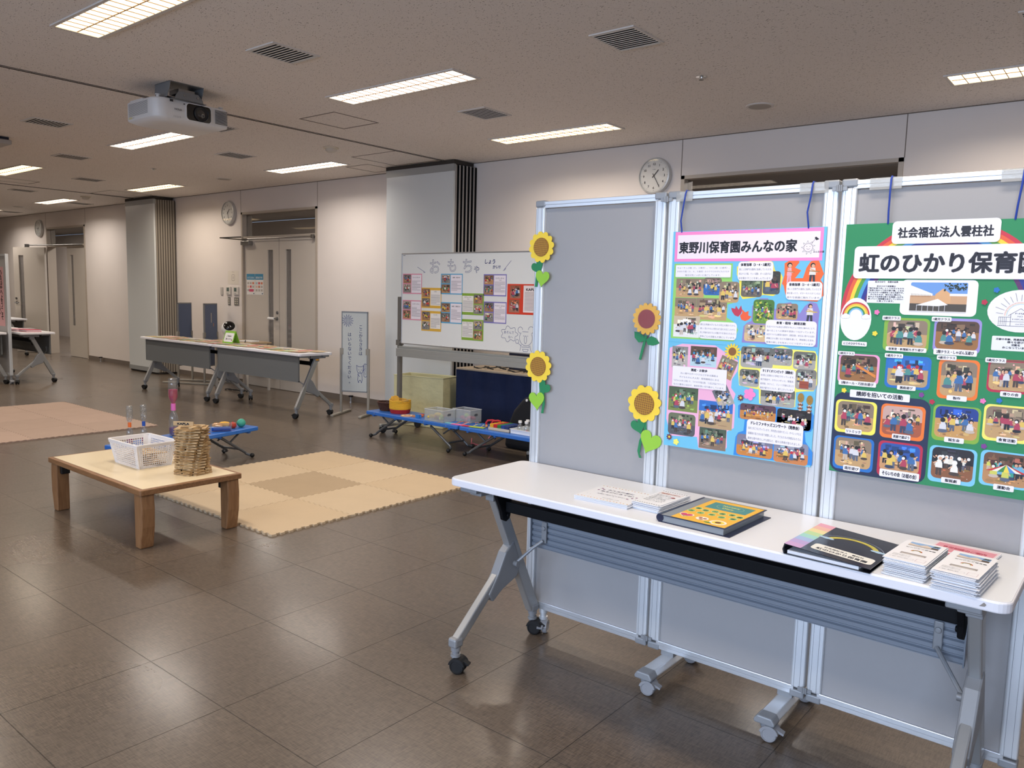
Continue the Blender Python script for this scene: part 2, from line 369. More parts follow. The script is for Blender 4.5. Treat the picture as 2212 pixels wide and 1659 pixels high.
for i, (a, b) in enumerate(wins):
    fr = MB()
    for q in (a, (a+b)/2-0.02, b-0.04): fr.box(q, q+0.04, YF-0.1, YF-0.04, 0.85, 2.45)
    fr.box(a, b, YF-0.1, YF-0.04, 0.85, 0.89); fr.box(a, b, YF-0.1, YF-0.04, 2.41, 2.45)
    wf = struct(fr.build('window_%d' % (i+1), ALU))
    pn = MB().box(a+0.04, b-0.04, YF-0.075, YF-0.07, 0.89, 2.41).build('pane', glass('clear_glass', 'f5f8fa', 0.1), wf)
# baseboard
BASE = mat('baseboard_vinyl', '6f655c', 0.5)
m = MB(); x = XL
for a, b, h in DO: m.box(x, a-0.0, W-0.006, W, 0, 0.075); x = b
m.box(x, XR, W-0.006, W, 0, 0.075); struct(m.build('baseboard_back', BASE))
# panel joints in the wall paint
m = MB()
for x, z0 in ((-3.375, 2.5), (-1.548, 2.5), (-10.395, 2.5), (-8.60, 2.5), (-15.6, 2.52), (-17.42, 2.52)): m.box(x-0.003, x+0.003, W-0.0012, W+0.0005, z0, ZC)
m.box(XL, XR, W-0.004, W+0.0005, ZC-0.006, ZC); struct(m.build('trim_1', mat('wall_joint', '6d6258', 0.9)))
# ---------------- corridor behind the doors
def lamp_mat(nm, col, s):
    m = mat(nm, col, 0.5); b = m.node_tree.nodes['Principled BSDF']; b.inputs['Emission Color'].default_value = (*lin(col), 1); b.inputs['Emission Strength'].default_value = s; return m
COR = mat('corridor_paint', 'a39b94', 0.8)
m = MB().box(XL, XR, W+2.4, W+2.5, 0, 2.7).box(XL-0.1, XL, W+.15, W+2.5, 0, 2.7).box(XR, XR+0.1, W+.15, W+2.5, 0, 2.7)
struct(m.build('wall_corridor', COR))
struct(MB().box(XL, XR, W+0.15, W+2.5, 2.72, 2.8).build('ceiling_corridor', COR))
for x in (-21.5, -18.8, -15.9, -11.2, -8.2, -2.6):  # leftmost two are added, unseen lamps that brighten the corridor's far end
    d = bpy.data.lights.new('corridor_light', 'AREA'); d.shape = 'DISK'; d.size = 0.5; d.energy = 36; d.color = (1, .93, .88)
    o = bpy.data.objects.new('corridor_light', d); C.objects.link(o); o.location = (x, W+1.0, 2.69); o.visible_camera = False
    cl_ = tag(MB().lathe([(0.09, 0), (0.085, -0.01), (0.001, -0.012)], (x, W+1.0, 2.72), 24).build('corridor_downlight', lamp_mat('downlight', 'fff3e2', 6)), 'round corridor downlight behind the doors, leftmost two added for brightness', 'ceiling light', 'corridor downlights')
# ---------------- doors
def lever(par, x, y, z, side=1, white=False):
    h = MB().cyl((x, y, z), (x, y-0.012, z), 0.026).cyl((x, y, z), (x, y-0.055, z), 0.009).build('door_handle', STEEL, par, smooth=True)
    MB().tube([(x, y-0.05, z), (x-side*0.03, y-0.055, z), (x-side*0.14, y-0.05, z)], 0.011 if not white else 0.019).build('lever', WHITE if white else STEEL, h, smooth=True)
    MB().cyl((x+0.01, y, z+0.085), (x+0.01, y-0.014, z+0.085), 0.022).cyl((x+0.01, y-0.014, z+0.085), (x+0.01, y-0.022, z+0.085), 0.012).build('lock_cylinder', STEEL, par, smooth=True)
def leaf_mesh(w_, h, slit0, slit1, par, name='door_leaf'):
    """leaf in local x 0..w_, y 0..0.045, vision slit slit0..slit1"""
    m = MB().box(0, slit0, 0, 0.045, 0, h).box(slit1, w_, 0, 0.045, 0, h).box(slit0, slit1, 0, 0.045, 0, 0.6).box(slit0, slit1, 0, 0.045, h-0.16, h)
    l = m.build(name, DOOR, par)
    MB().box(slit0, slit1, 0.018, 0.026, 0.6, h-0.16).build('vision_pane', glass('vision_glass', 'b9b6b4', 0.3, 0.25), l)
    return l
def door_frame(a, b, h, n, bar=2.125):
    f = MB().box(a-0.0, a+0.035, W-0.012, W+0.15, 0, h).box(b-0.035, b, W-0.012, W+0.15, 0, h).box(a, b, W-0.012, W+0.15, h-0.03, h).box(a+.035, b-.035, W-0.005, W+0.15, bar, bar+0.03)
    o = struct(f.build('door_%d' % n, FRAME))
    MB().box(a+0.035, b-0.035, W+0.06, W+0.068, bar+0.03, h-0.03).build('transom_pane', glass('transom_glass', 'dcdcdc', 0.25), o)
    return o
d2 = door_frame(-10.38, -8.60, 2.50, 2)
l = leaf_mesh(0.852, 2.11, 0.575, 0.705, d2); place(l, (-10.342, W+0.02, 0.008))
l = leaf_mesh(0.852, 2.11, 0.145, 0.275, d2); place(l, (-9.487, W+0.02, 0.008))
lever(d2, -9.545, W+0.02, 1.0, 1, True)
MB().box(-9.492, -9.488, W+0.0195, W+0.03, 0.01, 2.11).build('door_gap', DARKLINE, d2)
cl = MB().box(-10.34, -10.13, W-0.05, W+0.02, 2.03, 2.09).build('door_closer', STEEL, d2, bevel=0.006)
MB().tube([(-10.2, W-0.03, 2.1), (-10.52, W-0.26, 2.125), (-10.36, W-0.02, 2.15)], 0.009).build('closer_arm', mat('dark_steel', '5a5752', 0.4, 0.7), d2, smooth=True)
MB().tube([(-10.2, W-0.025, 2.118), (-8.68, W-0.025, 2.118)], 0.006).box(-8.70, -8.655, W-0.04, W, 2.09, 2.14).build('closer_rail', STEEL, d2)
d1 = door_frame(-17.40, -15.62, 2.52, 1, 2.14)
l = leaf_mesh(0.852, 2.12, 0.145, 0.275, d1); place(l, (-16.507, W+0.02, 0.008))
l = leaf_mesh(0.852, 2.12, 0.575, 0.705, d1); place(l, (-17.37, W-0.03, 0.008), math.radians(-160))
for q in (l,):
    MB().cyl((0.80, 0.045, 1.0), (0.80, 0.10, 1.0), 0.009).tube([(0.80, 0.10, 1.0), (0.68, 0.10, 1.0)], 0.011).cyl((0.80, 0.045, 1.085), (0.80, 0.06, 1.085), 0.022).cyl((0.80, 0.045, 1.0), (0.80, 0.055, 1.0), 0.026).build('door_handle', STEEL, q, smooth=True)
MB().tube([(-17.55, W-0.3, 2.16), (-17.0, W-0.04, 2.17), (-15.7, W-0.03, 2.155)], 0.012).box(-17.6, -17.52, W-0.34, W-0.28, 2.12, 2.18).build('closer_rail', STEEL, d1)
d3 = door_frame(-3.37, -1.55, 2.50, 3)
l = leaf_mesh(0.86, 2.11, 0.575, 0.705, d3); place(l, (-3.332, W+0.02, 0.008))
l = leaf_mesh(0.86, 2.11, 0.145, 0.275, d3); place(l, (-2.455, W+0.02, 0.008))
# ================================================================ CEILING FITTINGS
TRIM = mat('fixture_trim', 'd2ccc6', 0.5)
WARM = lamp_mat('lamp_diffuser_warm', 'ffe6b8', LAMP); COOL = lamp_mat('lamp_diffuser_white', 'fff0dc', LAMP)
LOUV = mat('louvre_metal', '9a7c62', 0.5)
def ceiling_light(cx, cy, label, dm):
    t = thing('ceiling_light', label, 'ceiling light', (cx, cy, ZC), 0, 'recessed ceiling lights')
    X, Y = 0.645, 0.135
    m = ring(MB(), -X, X, -Y, Y, 0.02, -0.008, 0)
    m.build('frame', TRIM, t)
    MB().box(-X+0.02, X-0.02, -Y+0.02, Y-0.02, -0.003, -0.001).build('diffuser', dm, t)
    m = MB().box(-X+0.025, X-0.025, -0.003, 0.003, -0.0075, -0.0035)
    for i in range(1, 17): q = -X+0.025+(2*X-0.05)*i/17; m.box(q-0.0022, q+0.0022, -Y+0.02, Y-0.02, -0.007, -0.0035)
    m.build('louvre', LOUV, t)
    d = bpy.data.lights.new('louvred_lamp', 'AREA'); d.shape = 'RECTANGLE'; d.size = 1.2; d.size_y = 0.22; d.energy = LAMP_W*.93; d.spread = math.radians(152)
    d.color = (1, .88, .76) if dm is WARM else (1, .92, .85); o = bpy.data.objects.new('louvred_lamp', d); C.objects.link(o); o.parent = t; o.location = (0, 0, -0.012); o.visible_camera = False
    return t
lab = {(-4.22, 2.0): ('ceiling light at the top left corner, largest and cut by the frame', 1),
       (-4.22, 3.86): ('long ceiling light to the right of the projector', 0), (-4.22, 5.68): ('warm ceiling light nearest the foreground wall clock', 1),
       (-0.5, 5.68): ('ceiling light at the right edge above the right-hand wall', 1), (-7.78, 3.86): ('ceiling light directly below the hanging projector', 0),
       (-7.78, 5.68): ('ceiling light left of the tall grey folding partition beside the whiteboard', 0), (-11.35, 3.86): ('ceiling light cut by the left edge, left of the projector', 1),
       (-11.35, 5.68): ('ceiling light just above the far beige folding partition', 1), (-14.85, 5.68): ('small distant ceiling light above the far open doorway', 0),
       (-18.3, 5.68): ('most distant ceiling light, a sliver at the left edge', 0)}
for cx in (-18.3, -14.85, -11.35, -7.78, -4.22, -0.5):
    for cy in (0.15, 2.0, 3.86, 5.68):
        l, wm = lab.get((cx, cy), ('recessed louvred ceiling light outside the picture', 1)); ceiling_light(cx, cy, l, WARM if wm else COOL)
SLAT = mat('vent_slat', 'dad5cf', 0.5); VD = mat('vent_dark', '1e1b19', 0.95)
def vent(cx, cy, label, dark=0):
    t = thing('ceiling_vent', label, 'vent', (cx, cy, ZC), 0, 'ceiling air vents')
    X, Y = 0.14, 0.165
    ring(MB(), -X, X, -Y, Y, 0.014, -0.007, 0).build('frame', TRIM, t)
    MB().box(-X+0.014, X-0.014, -Y+.014, Y-.014, -0.002, -0.0005).build('backing', VD, t)
    m = MB(); n = 11
    for i in range(n): q = -Y+0.024+(2*Y-0.048)*i/(n-1); m.bar((-X+0.014, q, -0.006), (X-0.014, q, -0.006), 0.0145, 0.0015, up=(0, -0.15, 1))
    m.build('slats', SLAT, t)
for a in [(-4.21, 2.915, 'ceiling vent nearest the projector, to its upper right'), (-2.38, 3.85, 'large ceiling vent near the top centre right'), (-4.21, 4.76, 'small ceiling vent between the two long lit panels in the middle'),
          (-7.74, 2.915, 'ceiling vent left of the projector above the left light'), (-9.53, 3.83, 'ceiling vent left of the light under the projector'), (-7.76, 4.77, 'ceiling vent between the projector light and the whiteboard light'),
          (-11.33, 4.76, 'ceiling vent left of the light above the far partition'), (-13.62, 4.75, 'small distant ceiling vent left of the far smoke detector'), (-14.77, 6.06, 'distant ceiling vent close to the wall beside the far partition'),
          (-17.97, 6.04, 'most distant ceiling vent above the far clock'), (-0.5, 4.73, 'ceiling vent cut off at the top right corner'), (-6.60, 3.85, 'ceiling vent half hidden behind the projector')]: vent(*a)
for x, y, r, l in ((-2.36, 5.68, 0.1, 'round white ceiling speaker above the right wall'), (-9.55, 5.70, 0.1, 'flat round ceiling speaker above the second doorway'), (-16.6, 5.7, 0.1, 'faint round ceiling speaker above the far doorway')):
    t = thing('ceiling_speaker', l, 'speaker', (x, y, ZC)); MB().lathe([(r, 0), (r, -0.004), (r*.96, -0.007)], n=28).build('rim', TRIM, t); MB().lathe([(r*.95, -0.006), (r*.5, -0.009), (0.001, -0.009)], n=28).build('grille', mat('speaker_grille', 'aaa39c', 0.8), t)
for x, y, l in ((-6.49, 5.045, 'round ceiling smoke detector near the grey partition'), (-13.55, 5.64, 'distant round ceiling smoke detector near the far partition')):
    t = thing('smoke_detector', l, 'smoke detector', (x, y, ZC)); MB().lathe([(0.075, 0), (0.075, -0.012), (0.06, -0.014)], n=24).build('base', mat('detector_cream', 'd8cdb8', 0.5), t, smooth=True)
    MB().lathe([(0.058, -0.013), (0.055, -0.03), (0.04, -0.045), (0.02, -0.052), (0.001, -0.054)], n=24).build('dome', mat('detector_dome', 'cfc6b8', 0.4), t, smooth=True)
for x, y, l in ((-2.37, 4.75, 'small chrome sprinkler head in the ceiling on the right'), (-9.53, 4.76, 'tiny distant sprinkler head in the ceiling')):
    t = thing('sprinkler', l, 'sprinkler', (x, y, ZC)); MB().lathe([(0.035, 0), (0.035, -0.004), (0.02, -0.008)], n=20).build('rosette', mat('chrome', 'd8d8d8', 0.15, 1), t, smooth=True)
    MB().cyl((0, 0, 0), (0, 0, -0.02), 0.008, 8).cyl((0, 0, -0.02), (0, 0, -0.023), 0.016, 8).build('nozzle', mat('chrome', 'd8d8d8', 0.15, 1), t)
def hatch(x0, x1, y0, y1, l):
    w_ = 0.012; m = ring(MB(), x0, x1, y0, y1, w_, ZC-0.002, ZC)
    tag(m.build('access_hatch', mat('hatch_joint', '6f665e', 0.7)), l, 'ceiling hatch', 'ceiling access hatches')
hatch(-5.66, -5.2, 4.07, 4.54, 'square ceiling hatch outline right of the partition track')
hatch(-6.74, -6.05, 5.5, 6.13, 'ceiling hatch outline left of the grey partition top'); hatch(-7.33, -6.95, 5.9, 6.35, 'faint ceiling hatch beside the wall near the grey partition')
hatch(-12.96, -12.26, 5.46, 6.1, 'ceiling hatch outline in front of the far partition'); hatch(-12.7, -12.28, 4.0, 4.51, 'ceiling hatch outline at the left edge beside the far track')
TR = mat('track_dark', '37322e', 0.7)
for n, x in ((2, -6.03), (3, -13.02)):
    struct(MB().box(x-0.022, x-0.012, YF, 6.16, ZC-0.004, ZC).box(x+0.010, x+0.018, YF, 6.16, ZC-0.003, ZC).build('trim_%d' % n, TR))
# ================================================================ FOLDING PARTITIONS
PANEL = mat('partition_steel_face', 'd3d7d7', 0.22, 0.0, spec=0.7)
def partition(x0, x1, y0, label, stile, gap, n, back, ratio=0.5):
    t = thing('folding_partition', label, 'partition', ((x0+x1)/2, y0, 0)); h = (x1-x0)/2
    MB().box(-h, h, 0, 0.03, 0.07, 2.74).build('front_panel', PANEL, t, bevel=0.003)
    MB().box(-h-0.004, h+0.004, -0.004, 0.034, 2.70, 2.775).box(-h-.004, h+.004, -0.004, 0.034, 0.03, 0.1).build('edge_rail', mat('partition_rail', 'a9adae', 0.35, 0.4), t)
    MB().box(-h-0.01, h+0.01, 0.0, back, 2.775, 2.815).box(-h, h, 0.02, back, 0.004, 0.03).build('track_cover', TR, t)
    pitch = (back-0.035)/n
    for k in range(n):
        a = 0.036+k*pitch
        MB().box(-h, h+0.011*k, a, a+pitch*ratio, 0.03, 2.77).build('folded_panel', stile, t, bevel=0.004)
    MB().prism([(-h+0.01, 0.034), (h-0.006, 0.034), (h-0.006+0.011*n, back-0.002), (-h+0.01, back-0.002)], 'z', 0.035, 2.765).build('gasket', gap, t)
    return t
partition(-6.92, -5.87, 6.16, 'tall grey folding partition standing behind the big whiteboard', mat('stile_grey', '9a948f', 0.5), mat('gasket_black', '050609', 0.9, spec=0.1), 6, 0.30)
t = partition(-13.27, -12.33, 6.14, 'far beige-edged folding partition between the two doorways', mat('stile_beige', '9f978a', 0.5, 0.1), mat('gasket_brown', '5c554d', 0.8), 8, 0.31, 0.82)
m = MB()
for k in range(4): m.cyl((0.47, 0.08+k*0.05, 1.02), (0.476, 0.08+k*0.05, 1.02), 0.008, 8)
m.build('latch_holes', BLACK, t)
# ================================================================ POSTER LAYOUTS (metres from the lower left corner)
G1=[
('95d26a', [(0.0098, 0.6521), (0.227, 0.6523), (0.2274, 0.5938), (0.2502, 0.5765), (0.2584, 0.5416), (0.2411, 0.5207), (0.2165, 0.5142), (0.216, 0.4697), (0.2452, 0.4531), (0.259, 0.4301), (0.2459, 0.3895), (0.0084, 0.3886)]),
('f3e355', [(0.2417, 0.6406), (0.2758, 0.6577), (0.3468, 0.6657), (0.365, 0.6542), (0.3725, 0.6288), (0.3934, 0.6176), (0.3998, 0.6064), (0.3915, 0.5584), (0.372, 0.5453), (0.3395, 0.549), (0.3132, 0.5398), (0.2682, 0.533), (0.2581, 0.5474), (0.2522, 0.594), (0.2432, 0.6144)]),
('ee6a2f', [(0.4027, 0.6512), (0.4273, 0.6649), (0.4468, 0.6661), (0.4504, 0.6537), (0.4375, 0.6371), (0.4576, 0.6288), (0.45, 0.6177), (0.4397, 0.6038), (0.4648, 0.604), (0.4736, 0.637), (0.486, 0.6575), (0.5102, 0.6614), (0.5293, 0.6179), (0.5198, 0.5988), (0.5286, 0.588), (0.5313, 0.5499), (0.5137, 0.5303), (0.4301, 0.5353), (0.4121, 0.5503), (0.4045, 0.5783), (0.3983, 0.5867), (0.405, 0.6148)]),
('8f84c4', [(0.303, 0.5107), (0.3283, 0.5373), (0.3549, 0.5378), (0.3774, 0.5071), (0.3835, 0.5016), (0.3882, 0.5187), (0.4307, 0.5269), (0.4545, 0.5065), (0.4612, 0.49), (0.4762, 0.5155), (0.4946, 0.5299), (0.514, 0.5248), (0.5238, 0.5004), (0.5222, 0.4646), (0.5247, 0.3872), (0.2739, 0.3881), (0.2768, 0.4427), (0.2883, 0.4549), (0.303, 0.4613)]),
('efb3d2', [(0.0068, 0.354), (0.0542, 0.3709), (0.1803, 0.3723), (0.22, 0.3492), (0.2654, 0.3255), (0.2644, 0.2897), (0.2473, 0.2614), (0.246, 0.2312), (0.2629, 0.2118), (0.2551, 0.184), (0.2637, 0.1728), (0.2637, 0.0943), (0.2392, 0.079), (0.2425, 0.0245), (0.2338, 0.0094), (0.1371, 0.0077), (0.1299, 0.0459), (0.0273, 0.0369), (0.0064, 0.0968), (0.0058, 0.2085)]),
('f2ec6c', [(0.2696, 0.3584), (0.293, 0.3775), (0.3171, 0.3804), (0.3752, 0.358), (0.3828, 0.3772), (0.4113, 0.3846), (0.4463, 0.3754), (0.5188, 0.3744), (0.5267, 0.3583), (0.5314, 0.2694), (0.522, 0.246), (0.4944, 0.2434), (0.4667, 0.2378), (0.467, 0.1893), (0.3472, 0.1878), (0.3428, 0.2345), (0.2735, 0.2428), (0.2675, 0.29)]),
('2f87d8', [(0.2745, 0.174), (0.2864, 0.1828), (0.4069, 0.1826), (0.521, 0.1782), (0.5286, 0.1678), (0.5285, 0.1282), (0.5224, 0.116), (0.5033, 0.1106), (0.5081, 0.0798), (0.5325, 0.049), (0.5326, 0.0062), (0.2676, 0.0022), (0.2717, 0.0651), (0.2801, 0.0813), (0.2983, 0.0897), (0.3006, 0.1275), (0.2771, 0.1322)]),
('c0344f', [(0.2298, 0.5027), (0.2439, 0.5002), (0.2464, 0.5105), (0.2565, 0.4976), (0.2648, 0.5125), (0.269, 0.4951), (0.2651, 0.4832), (0.2564, 0.4741), (0.2437, 0.4781), (0.2336, 0.491)]),
('ee5f33', [(0.2623, 0.4773), (0.2695, 0.4863), (0.2687, 0.4995), (0.28, 0.4896), (0.2919, 0.4944), (0.2913, 0.4798), (0.3022, 0.4758), (0.2937, 0.4653), (0.2818, 0.4604), (0.2678, 0.4643)]),
]
F1=[
('room', 0.0203, 0.5348, 0.1065, 0.0654, 1),
('blue', 0.1248, 0.5441, 0.066, 0.0596, 2),
('room', 0.184, 0.5202, 0.0704, 0.0706, 3),
('room', 0.0191, 0.4686, 0.0818, 0.0643, 4),
('room', 0.1013, 0.4586, 0.1131, 0.0749, 5),
('white', 0.0173, 0.395, 0.1006, 0.0753, 6),
('field', 0.2613, 0.541, 0.0723, 0.0591, 7),
('dark', 0.3355, 0.5509, 0.0569, 0.0751, 8),
('kid', 0.4017, 0.5869, 0.0368, 0.0711, 9),
('kid', 0.469, 0.5918, 0.0491, 0.0643, 10),
('green', 0.3071, 0.4543, 0.071, 0.0789, 11),
('room', 0.3854, 0.4703, 0.0697, 0.0521, 12),
('kid2', 0.4692, 0.4663, 0.0494, 0.0608, 13),
('white2', 0.2812, 0.3938, 0.078, 0.0565, 14),
('grey', 0.0173, 0.2849, 0.0616, 0.0762, 15),
('pool', 0.0889, 0.2957, 0.0985, 0.07, 16),
('wood', 0.1864, 0.2552, 0.0773, 0.0867, 17),
('park', 0.0115, 0.1299, 0.1142, 0.0869, 18),
('slide', 0.1826, 0.1531, 0.0731, 0.0875, 19),
('sky', 0.1315, 0.0844, 0.1248, 0.0945, 20),
('road', 0.0146, 0.0436, 0.1061, 0.0787, 21),
('dirt', 0.138, 0.0093, 0.1002, 0.0746, 22),
('ground', 0.2739, 0.3055, 0.1109, 0.0713, 23),
('ground', 0.3803, 0.3206, 0.0675, 0.0561, 24),
('ground', 0.4515, 0.3129, 0.0707, 0.0571, 25),
('ground', 0.2735, 0.2417, 0.0683, 0.0579, 26),
('vault', 0.4626, 0.248, 0.0659, 0.0659, 27),
('ground', 0.3505, 0.1844, 0.114, 0.059, 28),
('stage', 0.2822, 0.1301, 0.123, 0.0537, 29),
('stage2', 0.4096, 0.1161, 0.1116, 0.0642, 30),
('stage3', 0.2768, 0.0059, 0.1253, 0.0726, 31),
('stage4', 0.4065, 0.0014, 0.1123, 0.0705, 32),
]
C1=[
('t', 0.0164, 0.605, 0.206, 0.0419, ['ちゅーりっぷ組（０，１歳児）、つくし組（２歳児）、', 'ひまわり組（３、４、５歳児）の３クラスの子どもたちが', '毎日元気いっぱいに過ごしています。']),
('t', 0.2472, 0.5945, 0.1197, 0.0631, ['体育指導（3・4・5歳児）', '週に１回専門の講師に指導していただき、', '側立やとび箱、マット運動、ボール遊びなど', '体を動かすことを楽しんでいます。']),
('t', 0.4141, 0.5349, 0.1134, 0.0581, ['音楽指導（3・4・5歳児）', '週に１回専門の講師に指導していただき', '歌を歌ったり、ギターやバイオリンなど', '様々な楽器に触れています。']),
('t', 0.1171, 0.3937, 0.1375, 0.0598, ['異なる年齢の子どもたち同士の関わりから、', '優しく思いやる心が育ちあう姿を大切にしながら、', '同じ年齢の友だちとの繋がりを深められるよう', '学年ごとの活動も大事にしています。']),
('t', 0.3533, 0.3878, 0.1657, 0.0802, ['食育・栽培・調理活動', '乳児クラスでは身近な野菜を中心とした食材に触れることで、', '食べることへの興味や意欲につながっています。', '幼児クラスでは野菜の栽培や、調理活動、食生活に関するお話を', '栄養士から聞くなどの活動を通して、興味関心を深め、', '食事の楽しさを知ることにつながっています。']),
('t', 0.0231, 0.2187, 0.2052, 0.0721, ['園庭・お散歩', '丸い畑やログハウスなどがある園庭は', '子どもたちに大人気！保育園周辺にある', '『おだみふれあい広場』や、『みつおか児童公園』『小足立児童グラウンド』', 'などに散歩に出かけ、身体を思い切り動かしています。']),
('t', 0.3438, 0.2348, 0.1189, 0.0746, ['すくすくオリンピック（運動会）', '秋頃に近隣の小学校で行っています。', '親子競技や、かわいいダンス、障害走、', '組体操、かけっこ、リレーと年齢に応じた', '競技が盛りだくさんで、盛り上がっています。']),
('t', 0.3095, 0.0587, 0.1897, 0.0741, ['ドレミファキッズコンサート（発表会）', '毎年２月ごろに行っています。昨年度は合奏やダンス、オペレッタなど', '保護者の皆さまの前で披露しました。子どもたちの笑顔はもちろん', '真剣な顔や誇らしげな顔など、様々な表情が見られました。']),
]
B1=[
('pink', 0.0081, 0.6591, 0.5205, 0.1031),
('white', 0.0185, 0.6677, 0.5023, 0.0822),
('title', 0.0255, 0.6869, 0.4161, 0.0362),
('sun', 0.4542, 0.678, 0.0614, 0.0436),
('sunf', 0.215, 0.3256, 0.0577, 0.0593),
('pinkf', 0.2923, 0.1947, 0.041, 0.0427),
('mar1', 0.2705, 0.1899, 0.0241, 0.0223),
('mar2', 0.0106, 0.0203, 0.0238, 0.0239),
('yel', 0.0382, 0.0065, 0.0242, 0.0222),
('acorn1', 0.4735, 0.2027, 0.0209, 0.0381),
('acorn2', 0.5019, 0.1973, 0.0215, 0.0379),
]
F2=[
('f0edec', [0.1688, 0.4987, 0.1985, 0.1028], 'build', 1, [0.1943, 0.509, 0.1475, 0.0848]),
('85b13f', [0.1297, 0.3897, 0.1242, 0.0993], 'room', 2, [0.1396, 0.4004, 0.1083, 0.082]),
('9a8fd0', [0.2648, 0.3932, 0.1199, 0.0995], 'hall', 3, [0.2705, 0.4034, 0.1086, 0.0817]),
('eaa0c8', [0.0053, 0.2815, 0.1203, 0.0925], 'hall', 4, [0.0111, 0.2889, 0.1076, 0.0805]),
('1f6fc0', [0.1427, 0.2797, 0.1235, 0.0977], 'sky', 5, [0.1494, 0.2869, 0.1095, 0.0848]),
('ee7a2c', [0.2854, 0.2616, 0.1037, 0.1151], 'room', 6, [0.2929, 0.2701, 0.0903, 0.0998]),
('b82747', [0.4086, 0.2919, 0.1023, 0.0922], 'room', 7, [0.4132, 0.2987, 0.0954, 0.0789]),
('f2ea5f', [0.007, 0.1272, 0.121, 0.1025], 'room', 8, [0.0142, 0.1362, 0.1053, 0.0889]),
('ee7a2c', [0.1401, 0.1272, 0.1219, 0.1033], 'red', 9, [0.1454, 0.1373, 0.1087, 0.0873]),
('85b13f', [0.2816, 0.1381, 0.1213, 0.1049], 'curtain', 10, [0.2877, 0.148, 0.109, 0.0909]),
('f2ea6f', [0.4087, 0.1553, 0.1129, 0.1025], 'room', 11, [0.4145, 0.1633, 0.1004, 0.089]),
('1f6fc0', [0.0092, 0.0108, 0.1187, 0.1048], 'room', 12, [0.0149, 0.0198, 0.1058, 0.0912]),
('b82747', [0.1404, 0.0088, 0.1226, 0.1086], 'curtain2', 13, [0.1468, 0.0264, 0.1092, 0.0851]),
('7cc8ea', [0.2808, 0.0154, 0.122, 0.1073], 'black', 14, [0.2882, 0.0267, 0.1072, 0.0917]),
('7cc8ea', [0.411, 0.027, 0.1212, 0.1006], 'gym', 15, [0.4192, 0.033, 0.1107, 0.0897]),
]
T2=[
('社会福祉法人雲柱社', 0.1321, 0.7058, 0.2766, 0.0658, (0,)),
('虹のひかり保育園', 0.0302, 0.6043, 0.4994, 0.0962, (0,)),
('0歳児クラス', 0.1235, 0.4808, 0.051, 0.0133),
('1歳児クラス', 0.2571, 0.4822, 0.0509, 0.0136),
('保育室・新聞紙ちぎり遊び', 0.1392, 0.3896, 0.1109, 0.0133),
('にじのひかりちゃん', 0.0119, 0.3982, 0.0732, 0.0138),
('2階テラス・しゃぼん玉遊び', 0.2688, 0.3873, 0.1103, 0.0174),
('2歳児クラス', 0.0028, 0.368, 0.0496, 0.012),
('3歳児クラス', 0.1385, 0.3691, 0.0506, 0.0136),
('4歳児クラス', 0.2788, 0.3727, 0.0506, 0.0131),
('5歳児クラス', 0.4007, 0.3739, 0.05, 0.0135),
('2階ホール・巧技台遊び', 0.0105, 0.2752, 0.11, 0.0156),
('園庭遊び', 0.1793, 0.2756, 0.0506, 0.0138),
('製作', 0.3129, 0.2576, 0.0511, 0.0148),
('帰りの会', 0.4435, 0.2816, 0.0499, 0.0147),
('講師を招いての活動', 0.0465, 0.2399, 0.1702, 0.0236),
('リトミック', 0.0408, 0.1248, 0.0486, 0.0166),
('英語で遊ぼう', 0.176, 0.1259, 0.0513, 0.0161),
('誕生会', 0.3159, 0.1359, 0.0504, 0.0154),
('食育活動', 0.4452, 0.1526, 0.049, 0.0162),
('造形遊び', 0.0426, 0.0085, 0.0499, 0.0168),
('そらいちの会（お話の会）', 0.1492, 0.0072, 0.1101, 0.0235),
('聖誕劇', 0.3172, 0.0161, 0.0502, 0.0162),
('運動会', 0.4484, 0.0182, 0.0493, 0.0169),
]
M2=[
('textcard', 0.0744, 0.5311, 0.1053, 0.0667),
('mascot', -0.0001, 0.4149, 0.0938, 0.1317),
('logo', 0.3942, 0.4647, 0.166, 0.1104),
('card2', 0.4115, 0.4085, 0.1366, 0.0401),
('navy', 0.0014, -0.0125, 0.2733, 0.2672),
('rain', -0.0012, 0.333, 0.6172, 0.4143),
('ec79b8', 0.0989, 0.4954, 0.0158, 0.0162),
('f0d93c', 0.0969, 0.4307, 0.0174, 0.0171),
('1f6fc0', 0.4047, 0.5668, 0.015, 0.016),
('b82747', 0.3778, 0.5327, 0.0157, 0.0154),
('f0d93c', 0.0201, 0.2503, 0.0165, 0.0167),
('7c3d92', 0.2391, 0.2575, 0.0154, 0.0171),
('b82747', 0.2677, 0.241, 0.0165, 0.015),
('ec79b8', 0.3959, 0.2565, 0.0163, 0.0156),
('1f6fc0', 0.4354, 0.2613, 0.015, 0.0162),
('7c3d92', 0.4091, 0.1284, 0.0153, 0.0165),
]
